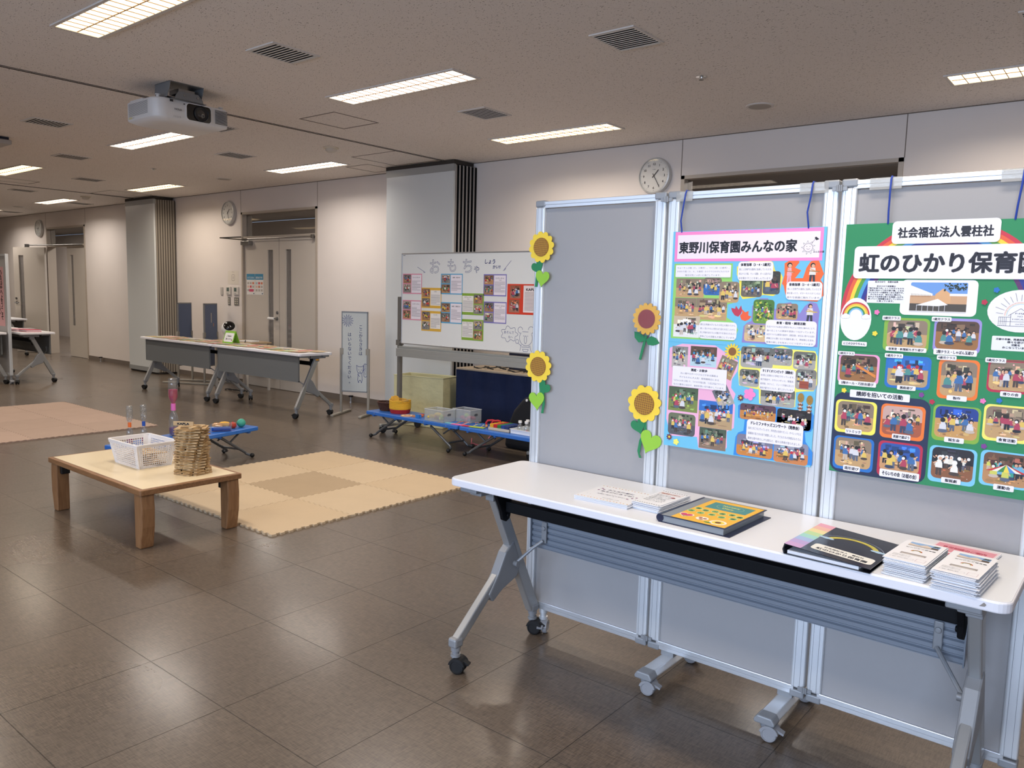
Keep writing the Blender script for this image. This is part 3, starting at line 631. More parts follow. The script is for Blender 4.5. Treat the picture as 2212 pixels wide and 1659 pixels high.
# ================================================================ TRAINING TABLES
TOPW = add_noise(mat('table_top_white', 'e6e7ea', 0.36), 2, 0.01); EDGE = mat('table_edge_white', 'e6e6ec', 0.4)
LEGM = add_noise(mat('leg_silver_paint', 'a3a5a6', 0.35, 0.45), 4, 0.02); JOINT = mat('leg_joint_grey', '8b8e92', 0.45, 0.2)
BEAM = mat('beam_black', '06080d', 0.6, spec=0.2); MOD = mat('modesty_grey_blue', '7f8894', 0.45, 0.2); MODF = mat('modesty_flat_grey', '6d7173', 0.5, 0.1)
def caster(par, x, y, r=0.029, top=0.1, wheel=RUBBER, body=JOINT, a=0.0, hub=None, name='caster'):
    ca, sa = math.cos(a), math.sin(a)
    m = MB(); m.T = Matrix.Translation((x, y, 0)) @ Matrix.Rotation(a, 4, 'Z')
    m.cyl((0, 0, 2*r-0.004), (0, 0, top), 0.014, 14).cyl((0, 0, 2*r+0.004), (0, 0, 2*r+0.014), 0.019, 14).cyl((0, 0, top-0.016), (0, 0, top), 0.0185, 14)
    o = m.build(name, body, par, smooth=True)
    m = MB(); m.T = Matrix.Translation((x, y, 0)) @ Matrix.Rotation(a, 4, 'Z')
    for s in (-1, 1): m.lathe([(r*.3, s*0.006), (r*.96, s*0.006), (r, s*0.010), (r, s*0.019), (r*.9, s*0.023), (r*.78, s*0.0235), (r*.74, s*0.0215), (0.001, s*0.0215)], (0.012, 0, r), 24, ax='y')
    m.build('wheel', wheel, o, smooth=True)
    m = MB(); m.T = Matrix.Translation((x, y, 0)) @ Matrix.Rotation(a, 4, 'Z')
    arc = [(0.012+(r+0.004)*math.cos(t), r+(r+0.004)*math.sin(t)) for t in [math.radians(k) for k in range(10, 180, 20)]]
    arc2 = [(0.012+(r-0.004)*math.cos(t), r+(r-0.004)*math.sin(t)) for t in [math.radians(k) for k in range(10, 180, 20)]][::-1]
    m.prism(arc+arc2, 'y', -0.024, 0.024); m.box(-0.005, 0.03, -0.004, 0.004, r*.6, 2*r)
    m.prism([(0.03, 2*r-0.004), (0.058, 2*r-0.016), (0.056, 2*r-0.022), (0.03, 2*r-0.014)], 'y', -0.012, 0.012)
    m.build('hood', hub or wheel, o, smooth=True); return o
def tri_leg(par, x, far=False):
    """table end frame: long strut to the modesty side foot, shorter branch to the front foot"""
    s = 1 if x > 0 else -1
    m = MB().bar((x, -0.06, 0.645), (x, 0.20, 0.115), 0.034, 0.052, up=(0, 1, 0)); lg = m.build('leg', LEGM, par, bevel=0.005)
    m = MB().bar((x, -0.005, 0.335), (x, -0.262, 0.115), 0.032, 0.036, up=(0, 1, 0)); m.build('front_leg', LEGM, par, bevel=0.005)
    pl = [(0.045, 0.47), (0.075, 0.405), (0.085, 0.35), (0.07, 0.315), (-0.02, 0.285), (-0.075, 0.25), (-0.1, 0.285), (-0.05, 0.35), (-0.005, 0.43)]
    MB().prism([(y-0.0, z-0.03) for y, z in pl], 'x', x-0.021, x+0.021).build('leg_joint', JOINT, par, bevel=0.006)
    MB().box(x-0.0205, x+0.0205, -0.285, -0.24, 0.098, 0.135).build('leg_end', JOINT, par, bevel=0.008); MB().box(x-0.0205, x+0.0205, 0.18, 0.226, 0.098, 0.13).build('leg_end', JOINT, par, bevel=0.008)
    MB().box(x-0.028, x+0.028, -0.17, 0.03, 0.655, 0.69).box(x-0.02, x+0.02, -0.09, -0.03, 0.62, 0.665).box(x-0.055, x+0.03, 0.06, 0.16, 0.672, 0.69).box(x-0.05, x+.03, -0.2, -0.12, 0.67, 0.69).build('bracket', JOINT, par, bevel=0.004)
    MB().prism([(-0.10, 0.66), (0.0, 0.66), (0.0, 0.58), (-0.01, 0.545), (-0.03, 0.535), (-0.05, 0.545), (-0.06, 0.58)], 'x', x-s*0.024, x-s*0.040).cyl((x-s*0.04, -0.025, 0.56), (x-s*0.048, -0.025, 0.56), 0.009, 12).build('hinge_plate', BEAM, par, bevel=0.003)
    caster(par, x, -0.262, a=0.35 if s < 0 else -0.5); caster(par, x, 0.205, a=0.4)
def training_table(label, loc, rz, front, group=None):
    t = thing('folding_table', label, 'table', loc, rz, group)
    P = rrect(-0.9, -0.225, 1.8, 0.45, 0.035, 6)
    MB().prism(P, 'z', 0.692, 0.7195).build('table_edge', EDGE, t, bevel=0.004)
    MB().prism(rrect(-0.896, -0.221, 1.792, 0.442, 0.032, 6), 'z', 0.7195, 0.7205).build('tabletop', TOPW, t)
    for x in (-0.81, 0.81): tri_leg(t, x)
    MB().box(-0.77, 0.77, -0.04, -0.002, 0.575, 0.617).box(-0.70, 0.70, 0.08, 0.11, 0.655, 0.69).build('beam', BEAM, t, bevel=0.004)
    m = MB()
    if front == 'ribbed':
        m.box(-0.765, 0.765, 0.135, 0.14, 0.40, 0.66)
        for k in range(11): z = 0.403+k*0.0235; m.prism([(0.135, z), (0.128, z+0.004), (0.128, z+0.016), (0.135, z+0.0205)], 'x', -0.765, 0.765)
        for x in (-0.77, 0.766): m.box(x, x+0.004, 0.12, 0.142, 0.398, 0.66)
        m.build('modesty_panel', MOD, t)
    else:
        m.box(-0.81, 0.81, 0.168, 0.178, 0.405, 0.688).box(-0.815, 0.815, 0.164, 0.182, 0.402, 0.412).box(-.815, -.81, .164, .182, .405, .688).box(.81, .815, .164, .182, .405, .688); m.build('modesty_panel', MODF, t)
    for s in (-1, 1):
        y0 = 0.126 if front == 'ribbed' else 0.166
        a = MB().box(s*0.70-0.012, s*0.70+0.012, y0-0.008, y0, 0.43, 0.515).cyl((s*0.70, y0-0.008, 0.49), (s*0.70, y0-0.014, 0.49), 0.009, 12).build('strut_plate', JOINT, t, bevel=0.003)
        MB().tube([(s*0.70, y0-0.012, 0.44), (s*0.73, y0-0.04, 0.41), (s*0.785, 0.05, 0.345)], 0.0065).cyl((s*0.77, 0.05, 0.345), (s*0.80, 0.05, 0.345), 0.012, 12).build('strut', JOINT, a, smooth=True)
    return t
BT = training_table('large white-topped folding table in the foreground holding booklets and folders', (-1.095, 2.3165, 0), 0, 'ribbed')
chip = PR(); chip.poly([(0, 0), (0.012, 0.001), (0.015, 0.006), (0.01, 0.011), (0.004, 0.004)], '8d8680'); chip.build('worn_patch', BT, (0.835, -0.2262, 0.702), True)
# ================================================================ FOLDING DISPLAY SCREEN
FAB = add_noise(mat('screen_fabric', 'a3a2a3', 0.95, spec=0.1), 1.5, 0.015, 0.3, 900, dist=0.0006)
POST = mat('screen_post_alu', 'd3d8dd', 0.32, 0.35); CAP = mat('corner_cap_grey', '8f9398', 0.4, 0.1); SEAM = mat('seam_grey', '7d838a', 0.6)
scr = thing('folding_screen', 'grey fabric three-panel folding display screen behind the foreground table', 'display screen', (-1.08, 2.565, 0), 0)
CG = mat('caster_grey', '93959a', 0.45)
for i, (a, b) in enumerate(((-0.887, -0.302), (-0.294, 0.291), (0.299, 0.892))):
    MB().box(a+0.03, b-0.03, -0.008, 0.008, 0.13, 1.75).build('fabric_panel', FAB, scr)
    for x in (a, b-0.046):
        w_ = 0.046
        o = MB().box(x, x+w_, -0.02, 0.02, 0.127, 1.757).build('post', POST, scr, bevel=0.006, seg=3)
        MB().box(x+0.0115, x+0.0125, -0.0206, -0.0195, 0.13, 1.755).box(x+0.031, x+0.032, -0.0206, -0.0195, 0.13, 1.755).build('post_groove', SEAM, o)
    for z0, z1, nm in ((0.10, 0.132, 'bottom_rail'), (1.752, 1.778, 'top_rail')):
        MB().box(a+0.034, b-0.034, -0.017, 0.017, z0, z1).box(a+.034, b-.034, -0.019, -0.016, (z0+z1)/2-0.001, z1).build(nm, mat('rail_alu', 'd6dadf', 0.25, 0.6), scr, bevel=0.003)
    for x in (a, b-0.046):
        for z0 in (0.095, 1.757): MB().box(x-0.0008, x+0.0468, -0.0212, 0.0212, z0, z0+0.026).build('corner_cap', CAP, scr, bevel=0.005)
for x in (-0.298, 0.295):
    for z in (0.125, 1.748):
        m = MB()
        for s in (-1, 1): m.box(x+s*0.004, x+s*0.022, -0.027, -0.018, z, z+0.012)
        for k in range(3): m.cyl((x-0.006+k*0.006, -0.03, z-0.003), (x-0.006+k*0.006, -0.03, z+0.017), 0.0032, 8)
        m.build('hinge', CAP, scr)
for x in (-0.213, 0.228):
    MB().prism([(x-0.03, 0.058), (x+0.03, 0.058), (x+0.034, 0.066), (x+0.022, 0.083), (x-0.022, 0.083), (x-0.034, 0.066)], 'y', -0.155, 0.155).build('foot_bar', POST, scr, bevel=0.003)
    for s in (-1, 1):
        MB().prism([(x-0.032, 0.057), (x+0.032, 0.057), (x+0.036, 0.066), (x+0.024, 0.0845), (x-0.024, 0.0845), (x-0.036, 0.066)], 'y', s*0.145, s*0.195).build('foot_end', CAP, scr, bevel=0.005)
        caster(scr, x, s*0.168, 0.026, 0.06, CG, CAP, a=0.15, hub=CG)
    MB().box(x-0.025, x+0.025, -0.015, 0.015, 0.083, 0.1).build('foot_block', CAP, scr)
for x in (-0.80, 0.765): caster(scr, x, 0.0, 0.026, 0.1, CG, POST, a=-1.2, hub=CG)
# clear tape pieces on the top rail
TAPE = glass('clear_tape', 'f2f2f0', 0.3, 0.25)
for a, b in ((-0.262, -0.2), (0.17, 0.26), (0.38, 0.47), (0.72, 0.80)): MB().box(a, b, -0.0215, -0.0205, 1.745, 1.779).box(a, b, -0.0215, 0.018, 1.7785, 1.7795).build('tape', TAPE, scr)
# ================================================================ POSTERS
CORD = mat('blue_cord', '1f3f9c', 0.7)
SY = 2.5455-0.0035
def card(t, x, y, w_, h, r=0.006, col='eeeaf2', name='caption_card'):
    p = PR(); p.k = 40; p.poly(rrect(x, y, w_, h, r), col); return p
def hang(t, pts): MB().tube(pts, 0.0028, 8).build('hanging_cord', CORD, t, smooth=True)
# ---- poster 1, light blue
t1 = thing('poster', 'light blue nursery poster with pink title banner hung on the middle screen panel', 'poster', (-1.344, SY, 0.877))
MB().box(0, 0.529, -0.002, 0.0, 0, 0.764).build('backing_sheet', mat('paper_light_blue', '6fc0e2', 0.7), t1)
def pt(p, par, nm): return p.build(nm, par, (0, -0.0021, 0))
pnames = ['green_border', 'yellow_border', 'orange_border', 'lilac_border', 'pink_border', 'pale_yellow_border', 'blue_border', 'paper_tulip', 'paper_tulip']
for gi, ((c, pts), nm) in enumerate(zip(G1, pnames)): p = PR(); p.k = 2+gi; pt(p.poly(pts, c), t1, nm)
p = PR(); p.k = 12; p.rect(0.0081, 0.6591, 0.5125, 0.1031, 'f58ac6'); p.rect(0.0185, 0.6687, 0.492, 0.0822, 'f1e4ec')
p.text('東野川保育園みんなの家', 0.0255, 0.6915, 0.036, '1b1c28', bold=0.042, width=0.413)
cx, cy = 0.475, 0.700
for k in range(9): a = PI*2*k/9+0.3; p.line([(cx+0.014*math.cos(a-.2), cy+.014*math.sin(a-.2)), (cx+0.022*math.cos(a), cy+0.022*math.sin(a)), (cx+0.014*math.cos(a+.3), cy+.014*math.sin(a+.3))], 0.0009, '5c7a6a')
q = ell(cx, cy, 0.014, 0.013, 18); p.line(q+[q[0]], 0.0009, '40404a'); p.line([(cx-.006, cy+.003), (cx-.004, cy+.004)], .0012, '202028').line([(cx+.004, cy+.004), (cx+.006, cy+.003)], .0012, '202028').line([(cx-.005, cy-.003), (cx, cy-.006), (cx+.005, cy-.003)], .0009, '202028')
p.line([(cx+.01, cy+.012), (cx+.021, cy+.028)], .001, '202028').poly([(cx+.018, cy+.03), (cx+.022, cy+.034), (cx+.033, cy+.026), (cx+.024, cy+.022)], '202028')
p.text('みんなの家', 0.4915, 0.684, 0.006, '404048', bold=0.03)
pt(p, t1, 'title_banner')
STY = {'room':('8d7b67','c29d6c'),'blue':('7a6a5c','2d67ae'),'white':('cbb79c','e8e6e2'),'field':('5d6a50','6b6258'),'dark':('3c3833','50565c'),'green':('4f7a34','6f9a3c'),'white2':('b8a48a','d9b98a'),'grey':('8d8a86','b9b3aa'),
 'pool':('5a4636','b9d4dd'),'wood':('8a7a66','b08d62'),'park':('4c6044','7a8a48'),'slide':('6a6e74','a8a49c'),'sky':('2f6fc0','b69a72'),'road':('6a7258','56585e'),'dirt':('4a5a48','86705e'),'ground':('6a6a64','a9a69e'),'vault':('7c7a74','a9a29a'),
 'stage':('5c3f4c','c78340'),'stage2':('25201f','d8b48c'),'stage3':('7c7a90','c9823c'),'stage4':('8a8ca0','c9804a'),'kid':('d8a98a','c49a6a'),'kid2':('6a7a6c','8a8f8a'),'hall':('5a4334','9a6b3c'),'red':('c9a59a','a8583c'),'curtain':('1f3f8f','c99a5c'),'curtain2':('2a55a4','c9986a'),'black':('26262c','8a5a3c'),'gym':('6a4a38','b98a5c'),'build':('6c9ad8','6a6258')}
HATS = {'pool':['2f8fc0'],'park':['c8283a','4fa04a'],'sky':['e8e4dc','c8283a'],'road':['4fa04a','d86a8a','c8283a'],'stage':['e6cf5a','7ab04a'],'stage2':['e6d9a0','f2efe8'],'stage3':['2f5fb0','e6cf5a','c8283a'],'stage4':['c8283a','f2efe8'],'wood':['e2552a','e6c83a'],'white2':['f2efe8','2d67ae']}
for kd, x, y, w_, h, sd in F1:
    p = PR(); p.k = 8+sd % 5
    if kd in ('kid', 'kid2'):                                     # cut-out of one child
        k = h*0.98; cx = x+w_/2; hw = w_*0.2
        p.poly([(cx-hw, y), (cx-hw*.3, y), (cx, y+k*.36), (cx+hw*.3, y), (cx+hw, y), (cx+hw*.8, y+k*.4), (cx-hw*.8, y+k*.4)], '33343f' if sd != 9 else 'e2a3b4')
        p.poly([(cx-hw*1.1, y+k*.36), (cx+hw*1.1, y+k*.36), (cx+hw*.8, y+k*.72), (cx-hw*.8, y+k*.72)], 'e0ddd6' if sd != 9 else 'e6a8b6')
        p.line([(cx-hw*.7, y+k*.66), (cx+hw*1.4, y+k*.5)], hw*.45, 'dcae90'); p.line([(cx-hw*1.2, y+k*.56), (cx+w_*.45, y+k*.52)], hw*.3, 'a8743c' if sd != 13 else 'c8b04a')
        p.circ(cx, y+k*.84, k*.12, '1d1b1c').circ(cx+.001, y+k*.81, k*.085, 'e0b08e')
        pt(p, t1, 'photo_cutout'); continue
    g = STY[kd]; rr_ = 0.0 if sd in (1, 4, 5, 6, 15, 16, 17, 18, 19, 20, 22) else 0.16
    T = None
    if sd in (17, 19):
        ang = -0.35 if sd == 17 else 0.5; ox, oy = x+w_/2, y+h/2; s_ = 0.8
        T = (lambda ox, oy, an, s_: lambda u, v: (ox+((u-ox)*math.cos(an)-(v-oy)*math.sin(an))*s_, oy+((u-ox)*math.sin(an)+(v-oy)*math.cos(an))*s_))(ox, oy, ang, s_)
    p.T = T
    photo(p, x, y, w_, h, sd, g[0], g[1], n=max(3, int(w_/0.016)), r=rr_, hats=HATS.get(kd), kids_h=0.5 if kd not in ('stage', 'stage3', 'field') else 0.4)
    if kd == 'green':
        q = random.Random(5)
        for i in range(50): p.up(0.1); p.circ(x+w_*q.uniform(.12, .88), y+h*q.uniform(.1, .9), .004, q.choice(('8fb23c', '4d7d30', '6fa040', '2f5a28', 'c9c84a')), n=7)
    if kd == 'vault': p.rect(x+w_*.2, y+h*.06, w_*.45, h*.36, '9c4a34').line([(x+w_*.2, y+h*.25), (x+w_*.65, y+h*.25)], .001, '6a2c20')
    pt(p, t1, 'photo')
for _, x, y, w_, h, ls in C1:
    p = PR(); p.k = 170; p.poly(rrect(x, y, w_, h, 0.003 if w_ > .2 and y > .2 else 0.012), 'f0ecf4')
    n = len(ls); hd = n > 3 and '指導' in ls[0] or ls[0][0] in '食園すド'
    st = h/(n+0.35)
    for i, s_ in enumerate(ls):
        tw = min(w_*0.94, len(s_)*st*0.62) if not (hd and i == 0) else min(w_*0.85, len(s_)*st*.75)
        p.text(s_, x+w_/2, y+h-st*(i+0.98), st*(0.62 if hd and i == 0 else 0.46), '1f1f28' if hd and i == 0 else '4a4a56', 'c', bold=0.05 if hd and i == 0 else 0, width=tw, res=2)
    pt(p, t1, 'caption_card')
def flower(par, x, y, r, n, pc, cc, cr=.35, pl=None):
    p = PR(); p.k = 210
    for k in range(n): a = 2*PI*k/n; p.T = None; p.poly([(x+r*.62*math.cos(a)+u*math.cos(a)-v*math.sin(a), y+r*.62*math.sin(a)+u*math.sin(a)+v*math.cos(a)) for u, v in ell(0, 0, r*.4, r*(1.9/n if n > 6 else .42), 10)], pc)
    p.circ(x, y, r*cr, cc); pt(p, par, 'paper_flower'); return p
flower(t1, 0.2438, 0.3552, 0.0285, 14, 'f0d23c', '8a5a2c', .5)
flower(t1, 0.3127, 0.216, 0.021, 5, 'f58ac6', 'f58ac6', .7); flower(t1, 0.2825, 0.201, 0.0115, 8, '6c3448', 'e8d23c'); flower(t1, 0.0225, 0.0322, 0.0115, 8, '6c3448', 'e8d23c'); flower(t1, 0.0503, 0.0176, 0.0115, 5, 'f2ec6c', 'f2ec6c', .7)
for ax, ay in ((0.484, 0.2217), (0.5127, 0.2163)):
    p = PR(); p.k = 200; p.rect(ax-.004, ay-.042, .008, .026, 'e8c9b4'); p.poly(ell(ax, ay, .0103, .0155, 16), 'a07c34'); p.circ(ax-.003, ay-.002, .0009, '3a2a18').circ(ax+.003, ay-.002, .0009, '3a2a18').line([(ax-.002, ay-.006), (ax, ay-.007), (ax+.002, ay-.006)], .0006, '3a2a18')
    for z in (0.018, 0.030): p.poly([(ax-.008, ay-z), (ax-.008, ay-z-.008), (ax+.008, ay-z-.008), (ax+.008, ay-z), (ax+.004, ay-z-.004), (ax, ay-z), (ax-.004, ay-z-.004)], '7a4a30')
    pt(p, t1, 'paper_acorn')
MB().box(0, 0.529, -0.0024, -0.002, 0.3755, 0.377).build('fold_line', mat('paper_light_blue_edge', '5fb0d4', 0.7), t1)
hang(t1, [(0.032, -0.001, 0.76), (0.028, -0.006, 0.80), (0.036, -0.006, 0.86), (0.04, -0.003, 0.895), (0.04, 0.004, 0.9045), (0.04, 0.03, 0.9045)])
hang(t1, [(0.472, -0.001, 0.76), (0.466, -0.006, 0.81), (0.474, -0.006, 0.86), (0.476, -0.003, 0.895), (0.476, 0.004, 0.9045), (0.476, 0.03, 0.9045)])
# ---- poster 2, green
t2 = thing('poster', 'green nursery poster with rainbow arch and navy corner on the right screen panel', 'poster', (-0.757, SY, 0.877))
MB().box(0, 0.555, -0.002, 0.0, 0, 0.768).build('backing_sheet', mat('paper_green', '2f8a5c', 0.7), t2)
MB().box(0, 0.555, -0.0023, -0.002, 0.3805, 0.382).build('fold_line', mat('paper_green_edge', '27774e', 0.7), t2)
p = PR(); p.k = 2
for k, c in enumerate(('c63446', 'e0603a', 'f0d03c', '5aa03c', '4f9fd0', '26308c', '5a2a64')):
    R1, R2 = 0.276-k*0.0105, 0.276-(k+1)*0.0105; n = 40
    vs = [(0.2765+R1*math.cos(PI*(i/n*1.06-.03)), 0.497+R1*math.sin(PI*(i/n*1.06-.03))) for i in range(n+1)]+[(0.2765+R2*math.cos(PI*(i/n*1.06-.03)), 0.497+R2*math.sin(PI*(i/n*1.06-.03))) for i in range(n+1)]
    vs = [(min(max(a, .0005), .5545), min(b, .7675)) for a, b in vs]
    p.raw(vs, [(i, i+1, n+2+i, n+1+i) for i in range(n)], c)
p.poly(rrect(0.0005, 0.001, 0.274, 0.252, 0.03), '1d2a4c'); p.rect(0.0005, 0.0005, 0.2, 0.0005, '1d2a4c')
pt(p, t2, 'rainbow_print')
for n_, (c, ob, kd, sd, ib) in enumerate(F2):
    if ob[0]+ob[2] > 0.55: ob = [ob[0], ob[1], 0.55-ob[0], ob[3]]; ib = [ib[0], ib[1], min(ib[2], 0.544-ib[0]), ib[3]]
    p = PR(); p.k = 6; p.poly(rrect(*ob, 0.014), c); pt(p, t2, 'photo_border')
    p = PR(); p.k = 9; x, y, w_, h = ib; g = STY[kd]
    if kd == 'build':
        p.poly(rrect(x, y, w_, h, 0.004), g[0]); p.rect(x, y, w_, h*.3, '4a443c'); p.rect(x, y+h*.28, w_, h*.28, 'c9a07a')
        p.poly([(x, y+h*.9), (x+w_*.4, y+h*.62), (x+w_*.4, y+h*.55), (x, y+h*.55)], 'ece8e2'); p.poly([(x+w_*.45, y+h*.6), (x+w_*.58, y+h*.8), (x+w_*.72, y+h*.62), (x+w_*.72, y+h*.3), (x+w_*.45, y+h*.3)], 'd8a878'); p.rect(x+w_*.7, y+h*.55, w_*.3, h*.08, 'ece8e2')
        for k in range(14): p.line([(x+w_*.02+k*w_*.026, y+h*.5), (x+w_*.02+k*w_*.026, y+h*.62-k*h*.003)], .0008, '5a4334', False)
        p.poly([(x+w_*.12, y+h*.22), (x+w_*.5, y+h*.45), (x+w_*.68, y+h*.25), (x+w_*.5, y+h*.2)], 'f4f4f8')
        for k in range(6): p.line([(x+w_*(.13+.1*k), y+h*.02), (x+w_*(.13+.1*k), y+h*.24)], .001, 'e8e8ee')
        q = random.Random(3)
        for i in range(46): p.up(.05); p.circ(x+w_*q.uniform(.6, .98), y+h*q.uniform(.72, .97), .0022*q.uniform(.6, 1.5), '26301f', n=6)
        p.rect(x, y, w_, h*.03, 'd8d4d0')
    else:
        photo(p, x, y, w_, h, 100+sd, g[0], g[1], n=6 if kd not in ('black', 'gym') else 9, r=0.16, kids_h=0.55, hats={'sky': ['b8283a'], 'black': ['f0eee8', 'f0eee8', '1c1a1c']}.get(kd), shirts={'black': ('efece2', '1d1c20', 'e6e2d4'), 'gym': ('3fa08c', '6fb0d0', 'd0d060')}.get(kd, ('d8d8dc', '3f6fa8', 'b0415a', 'e0c060', '4f8f8a')))
        if kd == 'gym':
            for k, cc in enumerate(('c83a3a', 'f0ead8', '3f8a4a', 'f0d850', '4f8fd0', 'f0ead8', 'c83a3a')): p.poly([(x+w_*.5, y+h*.66), (x+w_*(.06+.13*k), y+h*.42), (x+w_*(.06+.13*(k+1)), y+h*.42)], cc)
        if kd == 'hall' and sd == 4: p.poly([(x+w_*.45, y+h*.66), (x+w_*.98, y+h*.3), (x+w_*.98, y+h*.18), (x+w_*.45, y+h*.58)], 'e08a3a')
        if kd == 'curtain':
            q = random.Random(9)
            for i in range(16): p.up(.05); p.circ(x+w_*q.uniform(.3, .92), y+h*q.uniform(.68, .85), .0016, 'e8e4c8', n=6)
    pt(p, t2, 'photo')
for it in T2:
    s_, x, y, w_, h = it[:5]; p = PR(); p.k = 210
    if x+w_ > 0.55: w_ = 0.535-x if len(it) > 5 else 0.55-x
    big = len(it) > 5
    p.poly(rrect(x, y, w_, h, min(0.012 if big else 0.003, h/2.2)), 'efedf3')
    if s_[0] == '社': p.text(s_, x+w_/2, y+h*.3, h*0.42, '20222e', 'c', bold=.042, width=w_*.88)
    elif s_[0] == '虹': p.text(s_, 0.047, y+h*.24, h*0.54, '20222e', bold=.045, width=0.462)
    else: p.text(s_, x+w_/2, y+h*.28, h*(.5 if s_[0] != '講' else .55), '24242e', 'c', bold=.04, width=min(w_*.86, len(s_)*h*.62), res=2)
    pt(p, t2, 'caption_card' if not big else 'title_banner')
p = PR(); p.k = 30; x, y, w_, h = 0.0744, 0.5311, 0.1053, 0.0667; p.poly(rrect(x, y, w_, h, .003), 'e9ebf0')
for i, s_ in enumerate(['虹のひかり　名前の由来', '', '虹のひかり保育園は', '「時代を担う光」としての子どもたち', '「世界に向かって虹の架け橋」となる', '子どもたちへの期待をこめた名前です。', '子どもたちが、神の光に導かれ、', '虹のような多彩な彩りを発揮しながら', '育っていく保育園を目ざしていきたい', 'と思っています。']):
    p.text(s_, x+w_/2, y+h-.0058-(0.0063*i if i else 0), .0052 if i == 0 else .0044, '2a2a36', 'c', bold=.05, width=min(w_*.93, len(s_)*.0058), res=2) if s_ else None
pt(p, t2, 'caption_card')
p = PR(); p.k = 30; x, y, w_, h = 0.4115, 0.4085, 0.1366, 0.0401; p.poly(rrect(x, y, w_, h, .003), 'e9ebf0')
for i, s_ in enumerate(['月齢や年齢、発達段階に応じた', '様々な遊び、', '活動を', 'おこなっています。']): p.text(s_, x+w_*.42, y+h-.011-.0075*i, .0055, '2a2a36', 'c', bold=.05, width=len(s_)*.0068, res=2)
pt(p, t2, 'caption_card')
# white oval with rainbow and clouds only
p = PR(); p.k = 30; cx, cy = 0.0465, 0.4805; p.poly(ell(cx, cy, 0.0455, 0.065, 28), 'eeeef0')
for k, c in enumerate(('c63446', 'e8b83c', 'e8d84c', '3f8a4c', '7ab8e0')):
    R1, R2 = 0.040-k*0.0045, 0.040-(k+1)*0.0045; n = 18; p.up()
    p.raw([(cx+R1*math.cos(PI*i/n), cy+.012+R1*math.sin(PI*i/n)) for i in range(n+1)]+[(cx+R2*math.cos(PI*i/n), cy+.012+R2*math.sin(PI*i/n)) for i in range(n+1)], [(i, i+1, n+2+i, n+1+i) for i in range(n)], c)
for s_ in (-1, 1):
    for dx, dy, r in ((0, 0, .008), (-.007, -.002, .006), (.007, -.001, .006)): p.circ(cx+s_*.030+dx, cy+.009+dy, r*1.08, '50505a', n=12)
    for dx, dy, r in ((0, 0, .008), (-.007, -.002, .006), (.007, -.001, .006)): p.circ(cx+s_*.030+dx, cy+.009+dy, r, 'f8f8fa', n=12)
pt(p, t2, 'rainbow_badge')
# nursery emblem: house outline under a fine rainbow with rays of lettering
p = PR(); p.k = 30; cx, cy = 0.473, 0.513; p.poly(ell(cx, cy+.005, 0.079, 0.058, 30), 'ecebf0')
for k, c in enumerate(('e8a8a0', 'f0d8a0', 'a8d0e8')):
    q = [(cx+(0.037-k*.0025)*math.cos(PI*i/16), cy-.008+(0.037-k*.0025)*math.sin(PI*i/16)) for i in range(17)]; p.line(q, .0013, c)
for i in range(13):
    a = PI*(0.04+.92*i/12); L_ = 0.03 if i % 2 else .022; p.line([(cx+.041*math.cos(a), cy-.008+.041*math.sin(a)), (cx+(.041+L_*.75)*math.cos(a), cy-.008+(.041+L_*.75)*math.sin(a))], .0013, '8a8a94')
p.line([(cx-.028, cy-.008), (cx, cy+.012), (cx+.028, cy-.008)], .001, '40405a').line([(cx-.022, cy-.004), (cx-.022, cy-.036)], .001, '40405a').line([(cx+.022, cy-.004), (cx+.022, cy-.036)], .001, '40405a').line([(cx-.05, cy-.012), (cx-.022, cy-.012)], .001, '40405a').line([(cx-.052, cy-.036), (cx+.052, cy-.036)], .001, '40405a').line([(cx+.022, cy-.012), (cx+.05, cy-.012)], .001, '40405a').line([(cx-.05, cy-.024), (cx+.05, cy-.024)], .0008, '40405a')
for k in range(5): p.line([(cx-.05+k*.0045, cy-.012), (cx-.05+k*.0045, cy-.036)], .0008, '40405a')
for i, s_ in enumerate(('NIJI', 'NO', 'HIKARI')): p.text(s_, cx, cy-.003-.008*i, .0042, '40405a', 'c', width=len(s_)*.0058)
p.text('since 2012', cx, cy-.032, .004, '40405a', 'c'); pt(p, t2, 'emblem_badge')
for c, x, y, w_, h in M2[6:]: flower(t2, x+w_/2, y+h/2, .0078, 5, c, c, .72)
hang(t2, [(0.118, -0.001, 0.765), (0.118, -0.006, 0.80), (0.118, -0.006, 0.86), (0.118, -0.003, 0.896), (0.118, 0.004, 0.9045), (0.118, 0.03, 0.9045)])
hang(t2, [(0.44, -0.001, 0.765), (0.443, -0.006, 0.80), (0.449, -0.006, 0.86), (0.451, -0.003, 0.896), (0.451, 0.004, 0.9045), (0.451, 0.03, 0.9045)])
